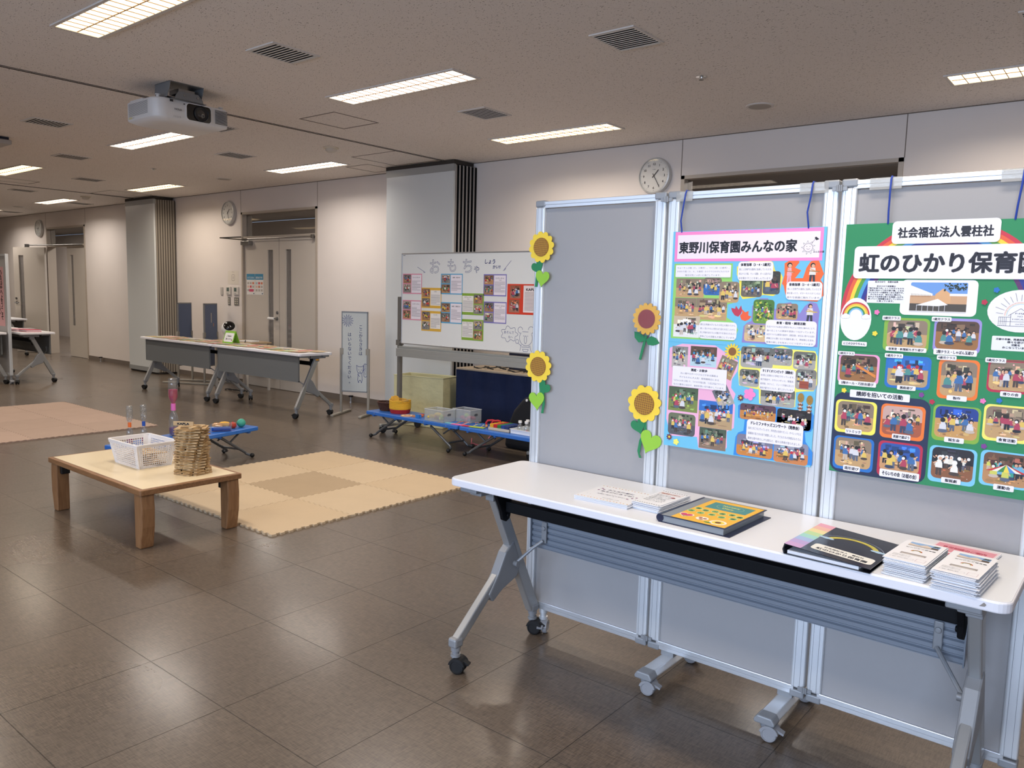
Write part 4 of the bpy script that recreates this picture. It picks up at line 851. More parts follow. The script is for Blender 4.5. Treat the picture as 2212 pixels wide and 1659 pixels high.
# ================================================================ PAPER SUNFLOWERS on the left screen panel
def heart(cx, cy, s, rot):
    P = []
    for i in range(28):
        t = 2*PI*i/28; x = 16*math.sin(t)**3; y = 13*math.cos(t)-5*math.cos(2*t)-2*math.cos(3*t)-math.cos(4*t)
        x *= s/27; y *= s/25; P.append((cx+x*math.cos(rot)-y*math.sin(rot), cy+x*math.sin(rot)+y*math.cos(rot)))
    return P
def solid(par, name, poly, m, y0, y1): return MB().prism(poly, 'y', y0, y1).build(name, m, par)
YEL = mat('card_yellow', 'f6d440', 0.6); BRN = mat('card_brown', '8a5c28', 0.7); DGR = mat('card_dark_green', '1f8050', 0.6); LGR = mat('card_light_green', '93c83c', 0.6)
def sunflower(label, x, z, r, n, dark, leaves, stem, lam=False, tilt=0.0):
    t = thing('paper_sunflower', label, 'paper flower', (x, 2.5445, z), 0)
    t.rotation_euler = (0, tilt, 0)
    solid(t, 'stem', stem, DGR, -0.003, -0.001)
    for nm, P, mm in leaves: solid(t, 'leaf', P, mm, -0.0055 if mm is LGR else -0.004, -0.004 if mm is LGR else -0.003)
    m = MB(); pn = YEL if not lam else mat('card_orange_yellow', 'f4b83a', 0.5)
    for k in range(n):
        a = 2*PI*k/n+.15; e = ell(0, 0, r*.34, r*(2.95/n), 12)
        m.prism([(r*.68*math.cos(a)+u*math.cos(a)-v*math.sin(a), r*.68*math.sin(a)+u*math.sin(a)+v*math.cos(a)) for u, v in e], 'y', -0.006-0.00004*k, -0.0045)
    m.prism(ell(0, 0, r*.6, n=20), 'y', -0.0064, -0.0045); m.build('petals', pn, t)
    c = solid(t, 'flower_centre', ell(0, 0, r*.6, n=32), BRN if not lam else mat('card_dark_red', '96302c', 0.5), -0.0085, -0.0064)
    if not lam:
        p = PR(); R = r*.56
        for k in range(-4, 5):
            u = R*k/4.6; v = math.sqrt(R*R-u*u); w_ = r*.03
            p.line([(u-v*.12, -v), (u+v*.1, v)], w_, 'b98c2c').line([(-v, u+v*.1), (v, u-v*.12)], w_, 'b98c2c')
        p.build('crayon_lines', c, (0, -0.0086, 0))
    if lam: solid(t, 'laminate_film', ell(0, 0, r*1.22, n=30), glass('laminate', 'fafbfc', -.2, .0), -0.0092, -0.0088)
    return t
sunflower('small paper sunflower with two leaves at the top left post of the screen', -1.928, 1.598, 0.062, 12, 0,
          [('d', heart(-0.018, -0.078, 0.05, 0.5), DGR), ('l', heart(0.008, -0.122, 0.058, -0.15), LGR)], [(0.004, -0.03), (0.013, -0.03), (0.004, -0.075), (-0.014, -0.11), (-0.018, -0.158), (-0.030, -0.158), (-0.026, -0.11), (-0.006, -0.075)])
sunflower('laminated paper sunflower with a dark red centre, upper right of the left panel', -1.436, 1.330, 0.058, 16, 0,
          [('d', [(0, -.078), (-.01, -.062), (-.035, -.05), (-.05, -.048), (-.048, -.07), (-.03, -.088)], DGR), ('d', [(0, -.076), (.02, -.062), (.04, -.068), (.056, -.086), (.03, -.096), (.008, -.094)], DGR)],
          [(-.006, -.06), (.004, -.06), (-.008, -.11), (-.018, -.152), (-.027, -.15), (-.018, -.11)], True)
sunflower('paper sunflower on the left screen post just above the foreground table', -1.926, 1.118, 0.065, 12, 0,
          [('d', heart(0.030, -0.083, 0.052, -0.6), DGR), ('l', heart(-0.004, -0.138, 0.066, 0.1), LGR)], [(0.014, -0.055), (0.022, -0.055), (0.032, -0.11), (0.036, -0.15), (0.030, -0.19), (0.019, -0.19), (0.025, -0.15), (0.022, -0.11)])
sunflower('largest paper sunflower, low on the post beside the blue poster', -1.43, 1.018, 0.069, 11, 0,
          [('d', heart(-0.022, -0.085, 0.052, 0.4), DGR), ('l', heart(0.030, -0.138, 0.075, -0.35), LGR)], [(0.0, -0.06), (0.010, -0.06), (0.012, -0.10), (-0.006, -0.145), (-0.012, -0.19), (-0.004, -0.205), (-0.014, -0.205), (-0.022, -0.18), (-0.016, -0.14), (0.002, -0.10)])
# ================================================================ THINGS ON THE FOREGROUND TABLE
ZT = 0.7208
PAPER = mat('white_paper', 'e9ebf0', 0.7)
def stack(label, cx, cy, w_, h, n, th, rz, art, fan=0.004, group=None, name='flyer_stack', cat='flyers', curl=0):
    t = thing(name, label, cat, (cx, cy, ZT), rz, group); q = random.Random(label)
    m = MB(); z = 0
    for i in range(n):
        m.T = Matrix.Translation((q.uniform(-fan, fan), q.uniform(-fan, fan), 0)) @ Matrix.Rotation(q.uniform(-fan, fan)*4, 4, 'Z')
        if curl:
            k = 8; vs = []; fs = []
            for j in range(k+1):
                y = -h/2+h*j/k; dz = curl*(2*y/h)**2*(0.3+i/n)*(1 if y < 0 else .5)
                vs += [(-w_/2, y, z+dz), (w_/2, y, z+dz), (w_/2, y, z+dz+th*.6), (-w_/2, y, z+dz+th*.6)]
            for j in range(k):
                for a in range(4): fs.append((j*4+a, j*4+(a+1) % 4, j*4+4+(a+1) % 4, j*4+4+a))
            fs += [(3, 2, 1, 0), (k*4, k*4+1, k*4+2, k*4+3)]; m.add(vs, fs)
        else: m.box(-w_/2, w_/2, -h/2, h/2, z, z+th*.62)
        z += th
    m.T = Matrix.Identity(4); m.box(-w_*.44, w_*.44, -h*.44, h*.44, 0, z-th)
    m.build('sheets', PAPER, t); p = PR(); art(p, w_, h); o = p.build('printed_face', t, (0, 0, z+(curl*.05)-th*.3), False); return t
def art_party(p, w_, h):
    p.rect(-w_/2, -h/2, w_, h, 'ececee'); q = random.Random(1)
    for s in (-1, 1):
        for i in range(16): p.circ(-w_*.46+w_*.92*i/15, s*h*.44+.003*(i % 2), .0028, ('d8a03c', 'c8703c', 'e0b85c')[i % 3], n=7)
    for i, (s_, y) in enumerate((('みんなの家に', .2), ('あそびにきてね！', .06), ('お問い合わせください', -.12))): p.text(s_, 0, h*y, .012 if i < 2 else .007, '4a3a58', 'c', bold=.02, width=w_*(.5, .62, .55)[i])
    for x, y in ((-.38, .26), (-.32, .2), (-.38, .12), (.34, -.02), (.38, .06), (.3, -.12)): p.circ(w_*x, h*y, .0045, '8a4a7c', n=10)
    for i in range(20): p.circ(w_*q.uniform(-.42, .42), h*q.uniform(-.25, .3), .0012, q.choice(('303038', '8a4a7c', '4a6aa0')), n=6)
    p.text('東野川保育園みんなの家', w_*.1, -h*.34, .005, '6a6a70', 'c')
stack('pile of white flyers with an orange chain border, leftmost on the foreground table', -1.372, 2.262, 0.205, 0.19, 7, 0.0022, 0.02, art_party, 0.003)
def art_open(p, w_, h):
    p.rect(-w_/2, -h/2, w_, h, 'ececee')
    for s in (-1, 1):
        for i in range(11): p.circ(-w_*.44+w_*.88*i/10, s*h*.45, .0026, '3a3a3e', n=7)
    p.line([(-w_*.4, h*.38), (w_*.4, h*.38), (w_*.4, h*.24), (-w_*.4, h*.24), (-w_*.4, h*.38)], .001, 'b0603c')
    p.text('園庭開放のお知らせ', 0, h*.285, .0115, 'b0603c', 'c', bold=.03, width=w_*.7)
    for i, s_ in enumerate(('毎週火曜日', '午前十時から十一時まで', 'お気軽にお越しください', '東野川保育園', 'お待ちしています', '予約はいりません')): p.text(s_, -w_*.38, h*(.15-.085*i), .0085, '33333a', width=min(w_*.72, len(s_)*.0105))
    p.circ(w_*.28, h*.13, .008, 'c07080').circ(w_*.33, h*.11, .006, '8a6a5a')
stack('taller pile of white flyers with dotted borders beside the yellow folder', -1.215, 2.30, 0.10, 0.20, 12, 0.0022, -0.04, art_open, 0.005)
# ---- yellow covered folder
NAVY = mat('folder_navy', '1f2540', 0.3); CLR = mat('folder_clear_grey', '8b9196', 0.2, spec=.6)
t = thing('folder', 'thick clear-file folder with a yellow cover and teal title label', 'folder', (-1.018, 2.27, ZT), -0.03)
w_, h = 0.215, 0.29
MB().box(-w_/2, w_/2+0.02, -h/2-.003, h/2+.003, 0, 0.002).build('back_cover', NAVY, t)
MB().box(-w_/2+.004, w_/2-.002, -h/2+.002, h/2-.002, 0.002, 0.021).build('pages', CLR, t)
MB().lathe([(0.0125, -h/2), (0.0125, h/2)], (-w_/2+.003, 0, .0125), 14, ax='y').build('spine', NAVY, t, smooth=True)
MB().box(-w_/2, w_/2+.006, -h/2-.003, h/2+.003, 0.0215, 0.0235).build('front_cover', NAVY, t, bevel=.0006)
p = PR(); p.rect(-w_*.5, -h*.5, w_*.19, h, '8b9196'); p.rect(-w_*.32, -h*.49, w_*.82, h*.98, 'f0b93a'); p.rect(-w_*.22, h*.12, w_*.64, h*.28, '4f8f8c')
p.text('Nursery', w_*.1, h*.29, .015, 'e8e060', 'c', bold=.03); p.text('Diary', w_*.1, h*.2, .015, 'e8e060', 'c', bold=.03); q = ell(w_*.1, h*.27, .045, .028, 22); p.line(q+[q[0]], .0009, 'c8d8a0')
for i, ch in enumerate('東野川保育園みんなの家'):
    x, y = (-w_*.24+w_*.66*(i/5) if i < 6 else -w_*.26+w_*.7*((i-6)/4.3)), (h*.02-.008*(i % 2) if i < 6 else -h*.12-.006*(i % 2))
    p.circ(x, y, .0125, 'dfe8b0', .0135).circ(x, y, .011, '86b86a', .012); p.text(ch, x, y-.006, .013, '1f4a2a', 'c', bold=.04)
p.poly(heart(-w_*.2, -h*.32, .04, 0), 'f0e8d0').poly(heart(-w_*.2, -h*.32, .033, 0), 'd04070'); p.line([(-w_*.24, -h*.36), (-w_*.16, -h*.36)], .004, '8ac060')
p.poly(ell(w_*.06, -h*.33, .02, .02), 'f4ecd8')
for dx, dy in ((-.008, .006), (.008, .002), (0, -.009)): p.circ(w_*.06+dx, -h*.33+dy, .0065, '9a5030', n=9)
p.circ(w_*.32, -h*.36, .026, 'f4ecd8')
for k in range(12): p.poly([(w_*.32+.014*math.cos(k*PI/6)+a, -h*.36+.014*math.sin(k*PI/6)+b) for a, b in ell(0, 0, .006, .005, 8)], 'f4d84a')
p.circ(w_*.32, -h*.36, .0095, '7a4a24'); p.poly(ell(w_*.2, -h*.42, .012, .005, 10), '4a9a4c')
p.build('cover_print', t, (0, 0, .0236), False)
# ---- black binder with rainbow spine
t = thing('binder', 'black ring binder with a pastel rainbow spine and white name plate', 'binder', (-0.61, 2.225, ZT), -0.035)
w_, h = 0.225, 0.275; BB = mat('binder_black', '15161f', 0.22, spec=.6)
MB().box(-w_/2, w_/2, -h/2, h/2, 0, .002).build('back_cover', BB, t); MB().box(-w_/2+.008, w_/2-.03, -h/2+.006, h/2-.006, .0021, .0105).build('pages', PAPER, t)
P = [(-w_/2, 0), (-w_/2-.004, .012), (-w_/2, .026), (-w_/2+.004, .026), (-w_/2, .013), (-w_/2+.003, .001)]
MB().prism(P, 'y', -h/2, h/2).build('spine', BB, t)
m = MB(); k = 10; vs = []; fs = []
for j in range(k+1): u = j/k; x = -w_/2+w_*u; z = .0285-.016*u; vs += [(x, -h/2, z), (x, h/2, z), (x, h/2, z-.0018), (x, -h/2, z-.0018)]
for j in range(k):
    for a in range(4): fs.append((j*4+a, j*4+(a+1) % 4, j*4+4+(a+1) % 4, j*4+4+a))
fs += [(3, 2, 1, 0), (k*4, k*4+1, k*4+2, k*4+3)]; m.add(vs, fs); m.build('front_cover', BB, t)
p = PR(); n = 8
for i, c in enumerate(('e6a6b8', 'e8b8a8', 'e8d8a0', 'bcd8a0', 'a0d4cc', 'a4b8e0', 'b8a4d4', 'c8a4d0')): p.rect(-w_/2, h/2-h*(i+1)/n, w_*.2, h/n+.0005, c)
for kk, (c, R) in enumerate((('e8e070', .07), ('e0c850', .064))):
    q = [(w_*.08+R*math.cos(PI*(.12+.76*i/20)), -.01+(R*1.05)*math.sin(PI*(.12+.76*i/20))) for i in range(21)]; p.line(q, .011 if kk == 0 else .004, c)
q = [(w_*.08+.088*math.cos(PI*(.05+.9*i/20)), -.01+.088*math.sin(PI*(.05+.9*i/20))) for i in range(21)]; p.line(q, .0022, '8c93a4')
for s_ in (-1, 1):
    for dx, r in ((-.012, .009), (0, .012), (.012, .009)): p.circ(w_*.08+s_*.07+dx, .015, r, 'a9c6dc', r*.8)
p.poly(rrect(-w_*.24, -h*.40, w_*.7, h*.2, .012), 'e8e6de')
p.text('社会福祉法人　雲柱社', w_*.11, -h*.275, .0095, '24242c', 'c', bold=.04, width=w_*.46); p.text('虹のひかり保育園', w_*.11, -h*.365, .016, '24242c', 'c', bold=.04, width=w_*.58)
o = p.build('cover_print', t, (0, 0, 0), False)
for v in o.data.vertices: u = min(1, max(0, (v.co.x+w_/2)/w_)); v.co.z += .0287-.016*u
# ---- leaflets
def art_leaf(p, w_, h):
    p.rect(-w_/2, -h/2, w_, h, 'ecebee'); p.rect(-w_*.36, h*.25, w_*.74, h*.18, '8fb0d8'); p.rect(-w_*.36, h*.25, w_*.74, h*.08, '5a4a40'); p.poly([(-w_*.36, h*.36), (-w_*.1, h*.32), (w_*.05, h*.39), (w_*.2, h*.33), (w_*.2, h*.27), (-w_*.36, h*.27)], 'd8c8b8')
    for i in range(9): p.circ(w_*(.22+.016*i), h*(.37+.02*((i*7) % 3)), .0028, '2f3a2c', n=6)
    p.text('社会福祉法人雲柱社', 0, h*.195, .0035, '33333a', 'c'); p.text('虹のひかり保育園', w_*.02, h*.14, .007, '33333a', 'c', bold=.02, width=w_*.72)
    for k, c in enumerate(('c63446', 'e8b83c', '3f8a4c')): q = [((.013-k*.002)*math.cos(PI*i/10), h*.0+(.013-k*.002)*math.sin(PI*i/10)) for i in range(11)]; p.line(q, .002, c)
    p.rect(-w_*.3, -h*.19, w_*.62, h*.075, '9a9290'); p.rect(-w_*.26, -h*.185, w_*.54, h*.03, 'c8c0b8')
    for i in range(2): p.text('東京都狛江市東野川三丁目', -w_*.42, -h*(.26+.045*i), .0038, '33333a', width=w_*.42)
    p.line([(-w_*.42, -h*.4), (w_*.14, -h*.4), (w_*.14, -h*.35), (-w_*.42, -h*.35), (-w_*.42, -h*.4)], .0005, '9a9aa4'); p.text('電話・見学のご案内', -w_*.36, -h*.388, .0035, '33333a'); p.line([(w_*.2, -h*.42), (w_*.42, -h*.42), (w_*.42, -h*.31), (w_*.2, -h*.31), (w_*.2, -h*.42)], .0005, 'a05a78')
stack('tall pile of folded nursery leaflets right next to the black binder', -0.425, 2.21, 0.098, 0.205, 22, 0.0021, -0.06, art_leaf, 0.004, 'nursery leaflets', 'leaflet_stack', 'leaflets')
stack('tall pile of folded nursery leaflets nearest the right end of the table', -0.307, 2.19, 0.098, 0.205, 22, 0.0021, -0.07, art_leaf, 0.005, 'nursery leaflets', 'leaflet_stack', 'leaflets')
def art_pink(p, w_, h):
    p.rect(-w_/2, -h/2, w_, h, 'ecd8dc'); p.rect(-w_*.47, -h*.1, w_*.94, h*.5, 'e49aa6'); p.text('育児相談のご案内', 0, h*.14, .018, 'b03048', 'c', bold=.03, width=w_*.7); p.rect(-w_*.47, -h*.3, w_*.94, h*.12, 'c04a68'); p.rect(-w_*.2, -h*.46, w_*.4, h*.12, 'e0a050')
stack('pink printed flyers lying behind the leaflet piles', -0.355, 2.425, 0.155, 0.16, 4, 0.0018, -0.1, art_pink, 0.006)
# ================================================================ LOW WOODEN TABLE
OAK = wood('beech_wood', '7d5838', '936c48', (14, 14, 1.2)); OAKX = wood('beech_edge', '7a5536', '8f6844', (1.2, 14, 14)); LAM = mat('cream_laminate', 'e2d0ac', 0.25)
t = thing('low_table', 'low wooden children table with cream top holding the white basket', 'table', (-4.657, 2.21, 0))
MB().prism(rrect(-.603, -.3, 1.206, .6, .012, 3), 'z', .298, .329).build('edge_frame', OAKX, t, bevel=.004)
MB().box(-.578, .578, -.275, .275, .3292, .3302).build('tabletop', LAM, t)
for sx in (-1, 1):
    for sy in (-1, 1):
        xo, xi = sx*.585, sx*.505
        P = [(xi, 0.298), (xo, .298), (sx*.592, .22), (sx*.588, .12), (sx*.565, 0.0), (sx*.507, 0.0)]
        lg = MB().prism(P, 'y', sy*.215, sy*.288).build('leg', OAK, t, bevel=.006)
        MB().box(xi, xi-sx*.03, sy*.22, sy*.27, .235, .298).build('leg_bracket', BLACK, lg, bevel=.004)
BAS = mat('basket_white', 'e6e3e2', 0.35)
t = thing('storage_basket', 'white plastic mesh basket full of wooden planks on the low table', 'basket', (-4.69, 2.235, .3305), 0.02)
Wb, Hb, Wt, Ht, HH = .145, .098, .172, .125, .15
def wl(side, u, z):
    f = z/HH; a, b = Wb+(Wt-Wb)*f, Hb+(Ht-Hb)*f
    return {0:(u*a, -b, z), 1:(u*a, b, z), 2:(-a, u*b, z), 3:(a, u*b, z)}[side]
m = MB()
for sd in range(4):
    nv = 20 if sd < 2 else 15
    for i in range(nv+1): u = -.86+1.72*i/nv; m.bar(wl(sd, u, .012), wl(sd, u, HH-.02), .0032, .0025, up=(0, 1, 0) if sd < 2 else (1, 0, 0))
    for k in range(10): z = .014+(HH-.036)*k/9; m.bar(wl(sd, -.9, z), wl(sd, .9, z), .0028, .0032)
m.build('mesh_wall', BAS, t)
m = MB()
for sx in (-1, 1):
    for sy in (-1, 1):
        m.bar((sx*Wb*.98, sy*Hb*.87, .0), (sx*Wt*.99, sy*Ht*.87, HH), .003, .032, up=(0, 1, 0)); m.bar((sx*Wb*.9, sy*Hb*.98, 0), (sx*Wt*.9, sy*Ht*.99, HH), .034, .003, up=(0, 1, 0))
for sd in (0, 1): m.bar(wl(sd, -1, HH-.012), wl(sd, 1, HH-.012), .004, .022)
for sd in (2, 3): m.bar(wl(sd, -1, HH-.012), wl(sd, 1, HH-.012), .004, .022)
m.build('corner_post', BAS, t)
q = rrect(-Wt-.008, -Ht-.008, 2*Wt+.016, 2*Ht+.016, .025, 5); q2 = rrect(-Wt+.003, -Ht+.003, 2*Wt-.006, 2*Ht-.006, .02, 5)
m = MB(); n = len(q); m.add([(x, y, HH) for x, y in q]+[(x, y, HH) for x, y in q2]+[(x, y, HH-.009) for x, y in q]+[(x, y, HH-.004) for x, y in q2],
    [(i, (i+1) % n, (i+1) % n+n, i+n) for i in range(n)]+[(i, i+2*n, (i+1) % n+2*n, (i+1) % n) for i in range(n)]+[(i+n, (i+1) % n+n, (i+1) % n+3*n, i+3*n) for i in range(n)]+[(i+2*n, i+3*n, (i+1) % n+3*n, (i+1) % n+2*n) for i in range(n)])
m.build('rim', BAS, t, bevel=.001)
MB().box(-Wb, Wb, -Hb, Hb, 0, .004).build('basket_floor', BAS, t)
PINE = [wood('pine_plank_%s' % 'abc'[i], *c, (2, 30, 30), 0.6) for i, c in enumerate((('a8875c', 'bd9f74'), ('987849', 'ae8d60'), ('b59a70', 'c6aa80')))]
PL, PW, PT = .117, .0234, .0077
pk = [MB().box(-PL/2, PL/2, -PW/2, PW/2, 0, PT).build('wooden_plank', c, None, .0006, seg=1) for c in PINE]
for i, o in enumerate(pk): tag(o, 'small pine plank lying among others inside the white mesh basket', 'wooden plank', 'planks in the basket')
q = random.Random(4); first = [True]*3
def put(o, loc, rot, label=None, grp=None):
    c = o.copy(); C.objects.link(c); c.location = loc; c.rotation_euler = rot
    if label: c['label'] = label; c['group'] = grp
    return c
lay = 0; cnt = 0
for lay in range(8):
    for j in range(6):
        a = q.choice((0, 0.3, PI/2, -.4, 1.2)) + q.uniform(-.15, .15); rx = .075 if abs(math.cos(a)) > .6 else .11
        ry = .065 if abs(math.cos(a)) > .6 else .036
        x, y = q.uniform(-rx, rx), q.uniform(-ry, ry); z = .3355+lay*.0082+q.uniform(0, .001)+(.012 if lay > 5 else 0)
        o = pk[cnt % 3]; cnt += 1
        if cnt <= 3: o.location = (-4.69+x, 2.235+y, z); o.rotation_euler = (0, 0, a)
        else: put(o, (-4.69+x, 2.235+y, z), (q.uniform(-.05, .05)+(.25 if lay > 6 and j % 2 else 0), q.uniform(-.05, .05), a))
LT = 'small pine plank laid flat in the round slatted tower'
TX, TY = -4.262, 2.318; q = random.Random(8); NL = 35
for L_ in range(NL):
    for k in range(4):
        a = PI/4*(L_ % 2)+PI/2*k+L_*0.018+q.uniform(-.05, .05)+.3; r = .068+q.uniform(-.004, .005)+(.006 if L_ < 4 else 0)
        put(pk[q.randrange(3)], (TX+r*math.cos(a)+q.uniform(-.002, .002), TY+r*math.sin(a), .3305+L_*PT), (0, 0, a+PI/2+q.uniform(-.07, .07)), LT, 'planks of the round tower')
zt = .3305+NL*PT
for i, (dx, dy, a) in enumerate(((.02, -.01, .9), (-.03, .02, .2), (.045, .01, 1.9))): put(pk[i], (TX+dx, TY+dy, zt), (0, 0, a), 'loose pine plank lying across the top of the slatted tower', 'loose planks on top of the tower')
ka = math.atan2(-.38, -.92)+PI/2; vd = math.atan2(TX, -TY)
t = thing('name_plank', 'plank with black toy name lettering standing on top of the tower', 'wooden plank', (TX-.028, TY-.035, zt+PT), 0.66)
MB().box(-PL/2, PL/2, -PT/2, PT/2, 0, PW).build('plank', PINE[2], t, .0006, seg=1)
p = PR(); p.text('KAPLA', 0, .005, .0135, '1a1a20', 'c', bold=.1, width=.068); p.build('lettering', t, (0, -PT/2-.0002, 0))
# ================================================================ FOAM MATS
def mat_tile(x0, y0, s, n, cmat, label, grp, T=.012):
    def wave(c, fixed): return 0.006*(1 if int(math.floor((c)/(s/ (2*n)))) % 2 == 0 else -1)
    P = []; st = s/(2*n)
    def edge(ax, fx, rev):
        pts = []
        for i in range(2*n):
            d = .007*(1 if i % 2 == 0 else -1)
            if i == 0 or i == 2*n-1: d = .007*(1 if i == 0 else -1)
            for u in (i*st+.0006*(1 if i else 0), (i+1)*st-.0006*(1 if i < 2*n-1 else 0)):
                dv = d*(0.0 if (i == 0 and u < st*.5) or (i == 2*n-1 and u > s-st*.5) else 1)
                pts.append((u, fx+dv) if ax == 'x' else (fx+dv, u))
        return pts[::-1] if rev else pts
    P = edge('x', 0, False)+edge('y', s, False)+edge('x', s, True)+edge('y', 0, True)
    P = [((u-s/2)*.9952, (v-s/2)*.9952) for u, v in P]
    Q = []
    for p_ in P:
        if not Q or (abs(p_[0]-Q[-1][0])+abs(p_[1]-Q[-1][1])) > 1e-5: Q.append(p_)
    o = MB().prism(Q, 'z', 0, T).build('foam_mat_tile', cmat, None)
    o.location = (x0+s/2, y0+s/2, 0.0); tag(o, label, 'foam mat', grp); return o
TAN = [add_noise(mat('foam_tan_%s' % 'abc'[i], c, .85), 5, .03, .3, 120) for i, c in enumerate(('bfa98a', 'c2ad8f', 'aa9578'))]
SAL = [add_noise(mat('foam_rose_%s' % 'ab'[i], c, .85), 5, .03, .3, 120) for i, c in enumerate(('a68f80', 'a18b7c'))]
rown = ('front row', 'middle row', 'back row'); coln = ('left', 'centre', 'right')
for i in range(3):
    for j in range(3):
        c = TAN[2] if (i, j) == (1, 1) else TAN[(i+j) % 2]
        l = 'darker tan foam mat tile at the centre of the mat beside the low table' if (i, j) == (1, 1) else 'tan foam mat tile, %s column, %s, near the low table' % (coln[i], rown[j])
        mat_tile(-5.51+i*.575, 2.525+j*.575, .575, 10, c, l, 'tan foam mat tiles')
for i in range(4):
    for j in range(3):
        mat_tile(-9.98+i*.57, 2.12+j*.57, .57, 10, SAL[(i*3+j*2) % 5 % 2], 'rose foam mat tile of the far left mat, %s, %s' % (rown[j], ('first from the left', 'second from the left', 'third from the left', 'last on the right')[i]), 'rose foam mat tiles')
# ================================================================ LOW BLUE BENCH TABLES
BLU = mat('bench_blue', '2f6cc0', 0.35); TUB = mat('bench_tube_grey', '6d7176', 0.35, .6); FT = RUBBER
def bench(label, loc, rz, grp='blue low tables'):
    t = thing('low_bench_table', label, 'low table', loc, rz, grp); Lh, D, z = .61, .155, .25
    MB().prism(rrect(-Lh, -D, 2*Lh, 2*D, .02, 3), 'z', z-.032, z).build('tabletop', BLU, t, bevel=.005)
    for x in (-Lh+.1, Lh-.1, -.2, .2): MB().box(x-.012, x+.012, -D+.01, D-.01, z-.045, z-.032).build('cross_rib', BLU, t)
    for s in (-1, 1):
        for y in (-1, 1):
            yy = y*.125
            m = MB().tube([(s*.24, yy*.85, z-.05), (s*.49, yy*.85, .045), (s*.505, yy*.9, .028), (s*.515, yy*1.16, .019), (s*.52, yy*1.3, .019)], .0115, 10)
            lg = m.build('leg', TUB, t, smooth=True)
            MB().sphere((s*.52, yy*1.3, .019), .019, 14, 8).build('rubber_foot', FT, lg, smooth=True)
        MB().tube([(s*.46, -.1, .07), (s*.46, .1, .07)], .009, 8).tube([(s*.46, -.07, z-.05), (s*.37, -.07, .142)], .008, 8).tube([(s*.46, .07, z-.05), (s*.37, .07, .142)], .008, 8).build('brace', TUB, t, smooth=True)
    m = MB()
    for x in (-.48, .2, .48): m.cyl((x, -D-.003, z-.014), (x, -D+.002, z-.014), .005, 10)
    m.build('screw', ALU, t); return t
bench('blue low table in front of the beige box, holding baskets and clear bins', (-5.285, 5.155, 0), 0)
bench('blue low table beside the screen, holding colour blocks and small bottles', (-4.045, 5.155, 0), 0)
bench('blue low table behind the wooden table, holding joined water bottles', (-5.80, 3.115, 0), math.radians(-77.5))
ZB = .2503
PET = glass('pet_clear', 'eef0f0', .5, .06); PINKL = glass('pink_liquid', 'd8406c', .3, .55); BLUL = glass('blue_liquid', '2a70d8', .3, .6); PURL = glass('purple_liquid', '8a4a8c', .3, .5); CLB = mat('bottle_beads', 'b8b4b0', .5)
def bott(m, r, z0, z1, s=1):
    """one bottle body, neck at z1 (s=1 neck up)"""
    h = z1-z0; prof = [(r*.6, 0), (r*.95, .02), (r, .06), (r*.94, .15), (r, .2), (r, .62), (r*.8, .78), (r*.38, .92), (r*.36, 1)]
    if s < 0: prof = [(a, 1-b) for a, b in prof[::-1]]
    m.lathe([(a, z0+b*h) for a, b in prof], n=20)
def twin(label, x, y, r, h, bandm, liq, low=True):
    t = thing('joined_bottles', label, 'bottle toy', (x, y, ZB)); hm = h*.47
    m = MB(); bott(m, r, 0, hm); m.build('lower_bottle', PET, t, smooth=True)
    m = MB(); bott(m, r, h*.53, h, -1); m.build('upper_bottle', PET, t, smooth=True)
    MB().cyl((0, 0, h*.44), (0, 0, h*.56), r*.5, 16).build('joining_band', bandm, t, smooth=True)
    if low: MB().lathe([(r*.55, .004), (r*.9, .02), (r*.9, h*.19)], n=16).build('liquid', liq, t, smooth=True)
    else:
        MB().lathe([(r*.34, h*.55), (r*.36, h*.575), (r*.75, h*.63), (r*.93, h*.68), (r*.93, h*.80)], n=16).build('liquid', liq, t, smooth=True)
        MB().lathe([(r*.55, .004), (r*.9, .02), (r*.9, h*.14)], n=16).build('liquid', PURL, t, smooth=True)
    return t
twin('tall pair of joined clear bottles with a pink band and pink liquid', -5.845, 3.03, .035, .452, mat('band_pink', 'e070b8', .5), PINKL, False)
for x, y, c, nm in ((-5.735, 2.64, 'e8702c', 'orange'), (-5.722, 2.737, '1f4fa8', 'blue')):
    t = twin('small pair of joined bottles with %s band behind the white basket' % nm, x, y, .0235, .284, mat('band_'+nm, c, .5), PINKL)
    q = random.Random(nm); m = MB()
    for i in range(30): a = q.uniform(0, 6.3); m.sphere((.014*math.cos(a), .014*math.sin(a), q.uniform(.17, .275)), .0038, 6, 4)
    m.build('beads', CLB, t)
t = thing('flat_bottle', 'bottle half full of blue liquid lying on its side on the blue table', 'bottle', (-5.79, 3.38, ZB), 1.05)
m = MB(); m.T = Matrix.Translation((-.1, 0, .034)) @ Matrix.Rotation(PI/2, 4, 'Y'); bott(m, .034, 0.0, .2, 1); m.T = Matrix.Translation((-.1, 0, .034)) @ Matrix.Rotation(PI/2, 4, 'Y')
t.rotation_euler[2] = 1.05+PI; m.build('bottle_body', PET, t, smooth=True)
MB().cyl((.098, 0, .034), (.125, 0, .034), .0155, 14).build('cap', mat('band_pink', 'e070b8', .5), t, smooth=True)
m = MB(); m.T = Matrix.Translation((0, 0, .0)); P = [(.03*math.cos(a), .034+.03*math.sin(a)) for a in [math.radians(k) for k in range(185, 360, 17)]]; m.prism(P, 'x', -.09, .055); m.build('liquid', BLUL, t)
